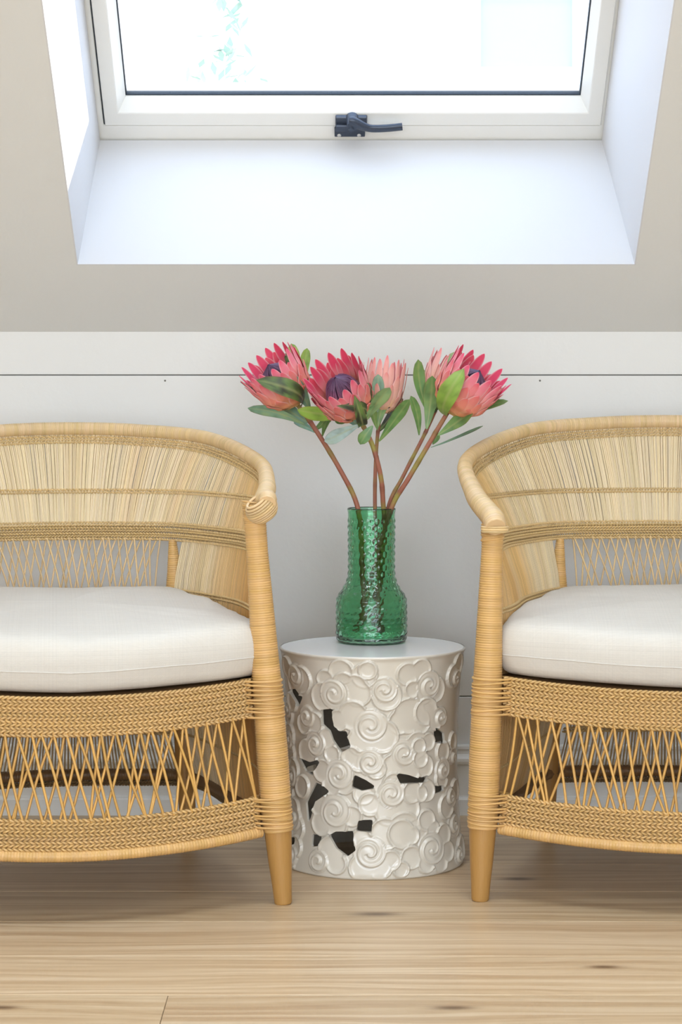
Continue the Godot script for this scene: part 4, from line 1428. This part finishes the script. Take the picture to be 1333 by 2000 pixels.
# ---------------------------------------------------------------- scene
func _ready() -> void:
	var cam := Camera3D.new()
	cam.name = "camera"
	cam.projection = Camera3D.PROJECTION_FRUSTUM
	cam.near = 0.05
	cam.far = 80.0
	cam.size = 0.05 * 2000.0 / 4200.0
	cam.frustum_offset = Vector2(0, -0.05 * 240.0 / 4200.0)
	cam.position = Vector3(0, 0.903, 4.58)
	add_child(cam)
	cam.current = true
	var env := Environment.new()
	env.background_mode = Environment.BG_SKY
	var sky := Sky.new()
	var sm := ProceduralSkyMaterial.new()
	sm.sky_top_color = Color(0.80, 0.885, 1.0)
	sm.sky_horizon_color = Color(0.94, 0.955, 1.0)
	sm.ground_horizon_color = Color(0.80, 0.80, 0.78)
	sm.ground_bottom_color = Color(0.62, 0.61, 0.58)
	sm.sun_angle_max = 1.0
	sky.sky_material = sm
	env.sky = sky
	env.background_energy_multiplier = 4.3
	env.tonemap_mode = Environment.TONE_MAPPER_LINEAR
	env.tonemap_exposure = 1.0
	env.sdfgi_enabled = true
	env.ssao_enabled = true
	env.ssil_enabled = true
	var we := WorldEnvironment.new()
	we.name = "world_environment"
	we.environment = env
	add_child(we)
	var sun := DirectionalLight3D.new()
	sun.name = "sun"
	sun.light_energy = 3.0
	sun.light_color = Color(1.0, 0.97, 0.93)
	sun.light_angular_distance = 0.6
	sun.shadow_enabled = true
	var towards := (Vector3(-0.54, 0, 0) + UP_SLOPE * 0.25 - OUT_SLOPE).normalized()
	sun.basis = Basis.looking_at(towards, Vector3.UP)
	add_child(sun)
	for k in 2:
		var a: AreaLight3D = AreaLight3D.new()
		a.name = "unseen_window_lamp" if k == 0 else "unseen_window_lamp_001"  # area lamp in an unseen window, lighting the back wall and chairs
		var w: Array = UNSEEN_WINDOWS[k]
		a.area_size = Vector2(w[1] - w[0] - 0.1, 2.22)
		a.area_normalize_energy = true
		a.light_energy = 5.3
		a.light_color = Color(0.935, 0.972, 1.0)
		a.area_range = 20.0
		a.area_attenuation = 2.0
		a.shadow_enabled = true
		a.position = Vector3((w[0] + w[1]) / 2.0, 1.29, 6.03)
		add_child(a)

	var over: AreaLight3D = AreaLight3D.new()
	over.name = "unseen_roof_lamp"  # area lamp in the unseen upper window, lighting stool and cushion tops
	over.area_size = Vector2(UPPER[1] - UPPER[0] - 0.1, UPPER[3] - UPPER[2] - 0.1)
	over.area_normalize_energy = true
	over.light_energy = 3.2
	over.light_color = Color(0.93, 0.97, 1.0)
	over.area_range = 20.0
	over.area_attenuation = 2.0
	over.shadow_enabled = true
	over.basis = Basis.looking_at(-OUT_SLOPE, UP_SLOPE)
	over.position = sl((UPPER[0] + UPPER[1]) / 2.0, (UPPER[2] + UPPER[3]) / 2.0, 0.11)
	add_child(over)

	noise.seed = 3
	noise.frequency = 0.05
	build_materials()
	build_shell()
	build_window()
	build_outside()

	make_chair("honey rattan armchair with a cushion, its right arm ending in a bound knob", Vector3(-0.502, 0, 0.585), deg_to_rad(7.6), 21, 0.352, 0.10, true, 0.0, 0.0, 0.0, 0.317)
	make_chair("honey rattan armchair with a broad outward-swelling left arm beside the stool", Vector3(0.634, 0, 0.540), deg_to_rad(-4.5), 34, 0.394, 0.085, false, 0.012, 0.014, 0.034, 0.344)
	make_cushion("plump white linen cushion on the rattan armchair with the bound knob", Vector3(-0.502, 0, 0.585), deg_to_rad(7.6), 3, 0.085)
	make_cushion("plump white linen cushion on the rattan armchair with the swelling arm", Vector3(0.634, 0, 0.540), deg_to_rad(-4.5), 8, 0.07)
	make_stool(Vector3(0.0604, 0, 0.454))
	make_vase(Vector3(0.0594, 0.4104, 0.39))
	var cups := make_cups()
	var bunch := [
		{"stem": [Vector3(0.0450,0.4529,0.4250), Vector3(0.0411,0.5662,0.4200), Vector3(0.0333,0.6697,0.4100), Vector3(-0.0015,0.7459,0.4050), Vector3(-0.0542,0.8313,0.4000), Vector3(-0.0881,0.8771,0.4000)], "aim": Vector3(-0.1562,0.9720,0.4400), "scale": 1.00, "open": 1, "label": "large open pink protea tilting out over the left armchair, dark leaf across its bracts",
			"leaves": [[Vector3(-0.0779,0.8712,0.4100), Vector3(-0.1611,0.9205,0.4920), 0.0420, "dark", 10, 0.40], [Vector3(-0.0963,0.8711,0.3900), Vector3(-0.1937,0.9168,0.4400), 0.0150, "dark", 50, 0.00], [Vector3(-0.0702,0.8343,0.4000), Vector3(-0.1803,0.8664,0.4300), 0.0270, "blue", -35, 0.00], [Vector3(-0.0645,0.8370,0.3800), Vector3(-0.1238,0.8709,0.3700), 0.0340, "blue", 20, 0.00], [Vector3(-0.0444,0.8152,0.3900), Vector3(-0.0927,0.8388,0.3700), 0.0180, "blue", 30, 0.00], [Vector3(-0.0678,0.9149,0.4200), Vector3(-0.1082,0.9728,0.3900), 0.0240, "dark", -20, 0.00], [Vector3(-0.0749,0.9181,0.3600), Vector3(-0.0984,0.9928,0.3400), 0.0270, "lime", 0, 0.00], [Vector3(-0.0688,0.9151,0.3600), Vector3(-0.0671,0.9838,0.3400), 0.0240, "lime", 20, 0.00], [Vector3(-0.0601,0.8632,0.4050), Vector3(-0.1025,0.9354,0.4600), 0.0320, "blue", -10, 0.20], [Vector3(-0.0364,0.8102,0.3900), Vector3(-0.0253,0.8456,0.4200), 0.0160, "green", 40, 0.00], [Vector3(-0.0544,0.8212,0.3900), Vector3(-0.0165,0.8569,0.3700), 0.0200, "green", 10, 0.00], [Vector3(-0.0805,0.8770,0.3800), Vector3(-0.1392,0.8909,0.3600), 0.0240, "dark", 40, 0.00]]},
		{"stem": [Vector3(0.0616,0.4369,0.3700), Vector3(0.0755,0.5430,0.3800), Vector3(0.0851,0.6243,0.4000), Vector3(0.0818,0.6799,0.4150), Vector3(0.0766,0.7350,0.4300), Vector3(0.0607,0.7944,0.4350), Vector3(0.0390,0.8389,0.4350), Vector3(0.0252,0.8606,0.4350)], "aim": Vector3(-0.0256,0.9494,0.5180), "scale": 1.00, "open": 1, "label": "open pink protea facing forward with its shaggy purple centre fully shown",
			"leaves": [[Vector3(0.0271,0.8527,0.4400), Vector3(-0.0830,0.8642,0.5050), 0.0360, "lime", -40, 0.12], [Vector3(0.0350,0.8340,0.4400), Vector3(-0.0318,0.8032,0.4700), 0.0320, "pale", -25, 0.00], [Vector3(0.0271,0.8557,0.4400), Vector3(-0.0159,0.8760,0.5250), 0.0270, "dark", 10, 0.50], [Vector3(0.0311,0.8577,0.4400), Vector3(0.0255,0.8915,0.5400), 0.0240, "dark", 0, 0.45], [Vector3(0.0409,0.8488,0.4400), Vector3(0.0482,0.9176,0.4900), 0.0320, "dark", 20, 0.20], [Vector3(0.0606,0.8320,0.4400), Vector3(0.0366,0.7976,0.4800), 0.0270, "green", 10, 0.00], [Vector3(0.0272,0.8456,0.4200), Vector3(-0.0114,0.8393,0.4000), 0.0180, "green", -30, 0.00], [Vector3(0.0352,0.8285,0.4100), Vector3(0.0055,0.8551,0.3900), 0.0220, "blue", 0, 0.00], [Vector3(0.0452,0.8414,0.4100), Vector3(0.0633,0.8811,0.3900), 0.0220, "green", -10, 0.00], [Vector3(0.0334,0.8511,0.3900), Vector3(0.0596,0.9030,0.3700), 0.0220, "lime", 0, 0.00]]},
		{"stem": [Vector3(0.0751,0.4303,0.4000), Vector3(0.0713,0.5439,0.3900), Vector3(0.0666,0.6677,0.3750), Vector3(0.0678,0.7523,0.3600), Vector3(0.0720,0.8124,0.3500), Vector3(0.0781,0.8567,0.3500)], "aim": Vector3(0.0914,0.9656,0.3400), "scale": 0.92, "open": 0, "label": "small pale pink protea bud standing upright at the back of the bunch",
			"leaves": [[Vector3(0.0715,0.8580,0.3800), Vector3(0.0724,0.9320,0.3850), 0.0280, "blue", 0, 0.00], [Vector3(0.0494,0.8431,0.3900), Vector3(0.0948,0.9060,0.4100), 0.0340, "sage", 35, 0.00], [Vector3(0.0707,0.8248,0.3700), Vector3(0.0885,0.8930,0.3800), 0.0240, "green", 10, 0.00], [Vector3(0.0747,0.8008,0.3700), Vector3(0.1342,0.8830,0.3900), 0.0300, "green", -25, 0.00], [Vector3(0.0720,0.8174,0.3500), Vector3(0.1216,0.8848,0.3400), 0.0240, "dark", 0, 0.00], [Vector3(0.0717,0.8228,0.3700), Vector3(0.0614,0.8681,0.3900), 0.0160, "green", 20, 0.00]]},
		{"stem": [Vector3(0.0374,0.4361,0.3900), Vector3(0.0614,0.5439,0.3900), Vector3(0.0968,0.6697,0.4100), Vector3(0.1322,0.7326,0.4200), Vector3(0.1776,0.8100,0.4250), Vector3(0.2092,0.8634,0.4250)], "aim": Vector3(0.2778,0.9539,0.4650), "scale": 1.05, "open": 1, "label": "large open pink protea tilting towards the right armchair, bright green leaf on its side",
			"leaves": [[Vector3(0.2031,0.8516,0.4300), Vector3(0.2326,0.9417,0.5180), 0.0460, "lime", -15, 0.36], [Vector3(0.2045,0.8572,0.4000), Vector3(0.2150,0.9249,0.3900), 0.0260, "lime", 20, 0.00], [Vector3(0.1868,0.8143,0.4400), Vector3(0.2539,0.8639,0.4700), 0.0400, "green", -35, 0.00], [Vector3(0.2154,0.8416,0.4200), Vector3(0.3218,0.8803,0.4400), 0.0250, "green", -40, 0.00], [Vector3(0.2179,0.8553,0.4100), Vector3(0.3008,0.8811,0.3900), 0.0280, "green", -30, 0.00], [Vector3(0.1738,0.7901,0.4200), Vector3(0.2735,0.8320,0.4400), 0.0120, "blue", -50, 0.00], [Vector3(0.1782,0.7958,0.4100), Vector3(0.1890,0.8172,0.3900), 0.0160, "green", 0, 0.00], [Vector3(0.2104,0.8557,0.4400), Vector3(0.2467,0.8677,0.4600), 0.0140, "dark", -30, 0.00]]},
		{"stem": [Vector3(0.0697,0.4263,0.3650), Vector3(0.0797,0.5421,0.3700), Vector3(0.0915,0.6680,0.3800), Vector3(0.1218,0.7326,0.3700), Vector3(0.1623,0.8106,0.3600), Vector3(0.1866,0.8628,0.3550)], "aim": Vector3(0.2236,0.9696,0.3400), "scale": 1.00, "open": 0, "label": "half-hidden pale pink protea bud behind tall grey-green leaves and the right-tilting bloom",
			"leaves": [[Vector3(0.1691,0.8581,0.3900), Vector3(0.1498,0.9607,0.4000), 0.0290, "green", 15, 0.00], [Vector3(0.1667,0.8254,0.4000), Vector3(0.1768,0.9288,0.4200), 0.0350, "green", -5, 0.00], [Vector3(0.1811,0.8631,0.3900), Vector3(0.2234,0.9766,0.4000), 0.0370, "sage", -20, 0.00], [Vector3(0.1768,0.8728,0.3500), Vector3(0.1630,0.9414,0.3400), 0.0220, "sage", 10, 0.00], [Vector3(0.1525,0.8130,0.3800), Vector3(0.1362,0.8900,0.3900), 0.0230, "green", 25, 0.00], [Vector3(0.1955,0.8730,0.3800), Vector3(0.2015,0.9430,0.3800), 0.0220, "dark", 30, 0.00], [Vector3(0.1831,0.8571,0.3900), Vector3(0.2090,0.9210,0.3900), 0.0220, "dark", -20, 0.00]]},
	]
	for d in bunch: make_protea(d, cups)
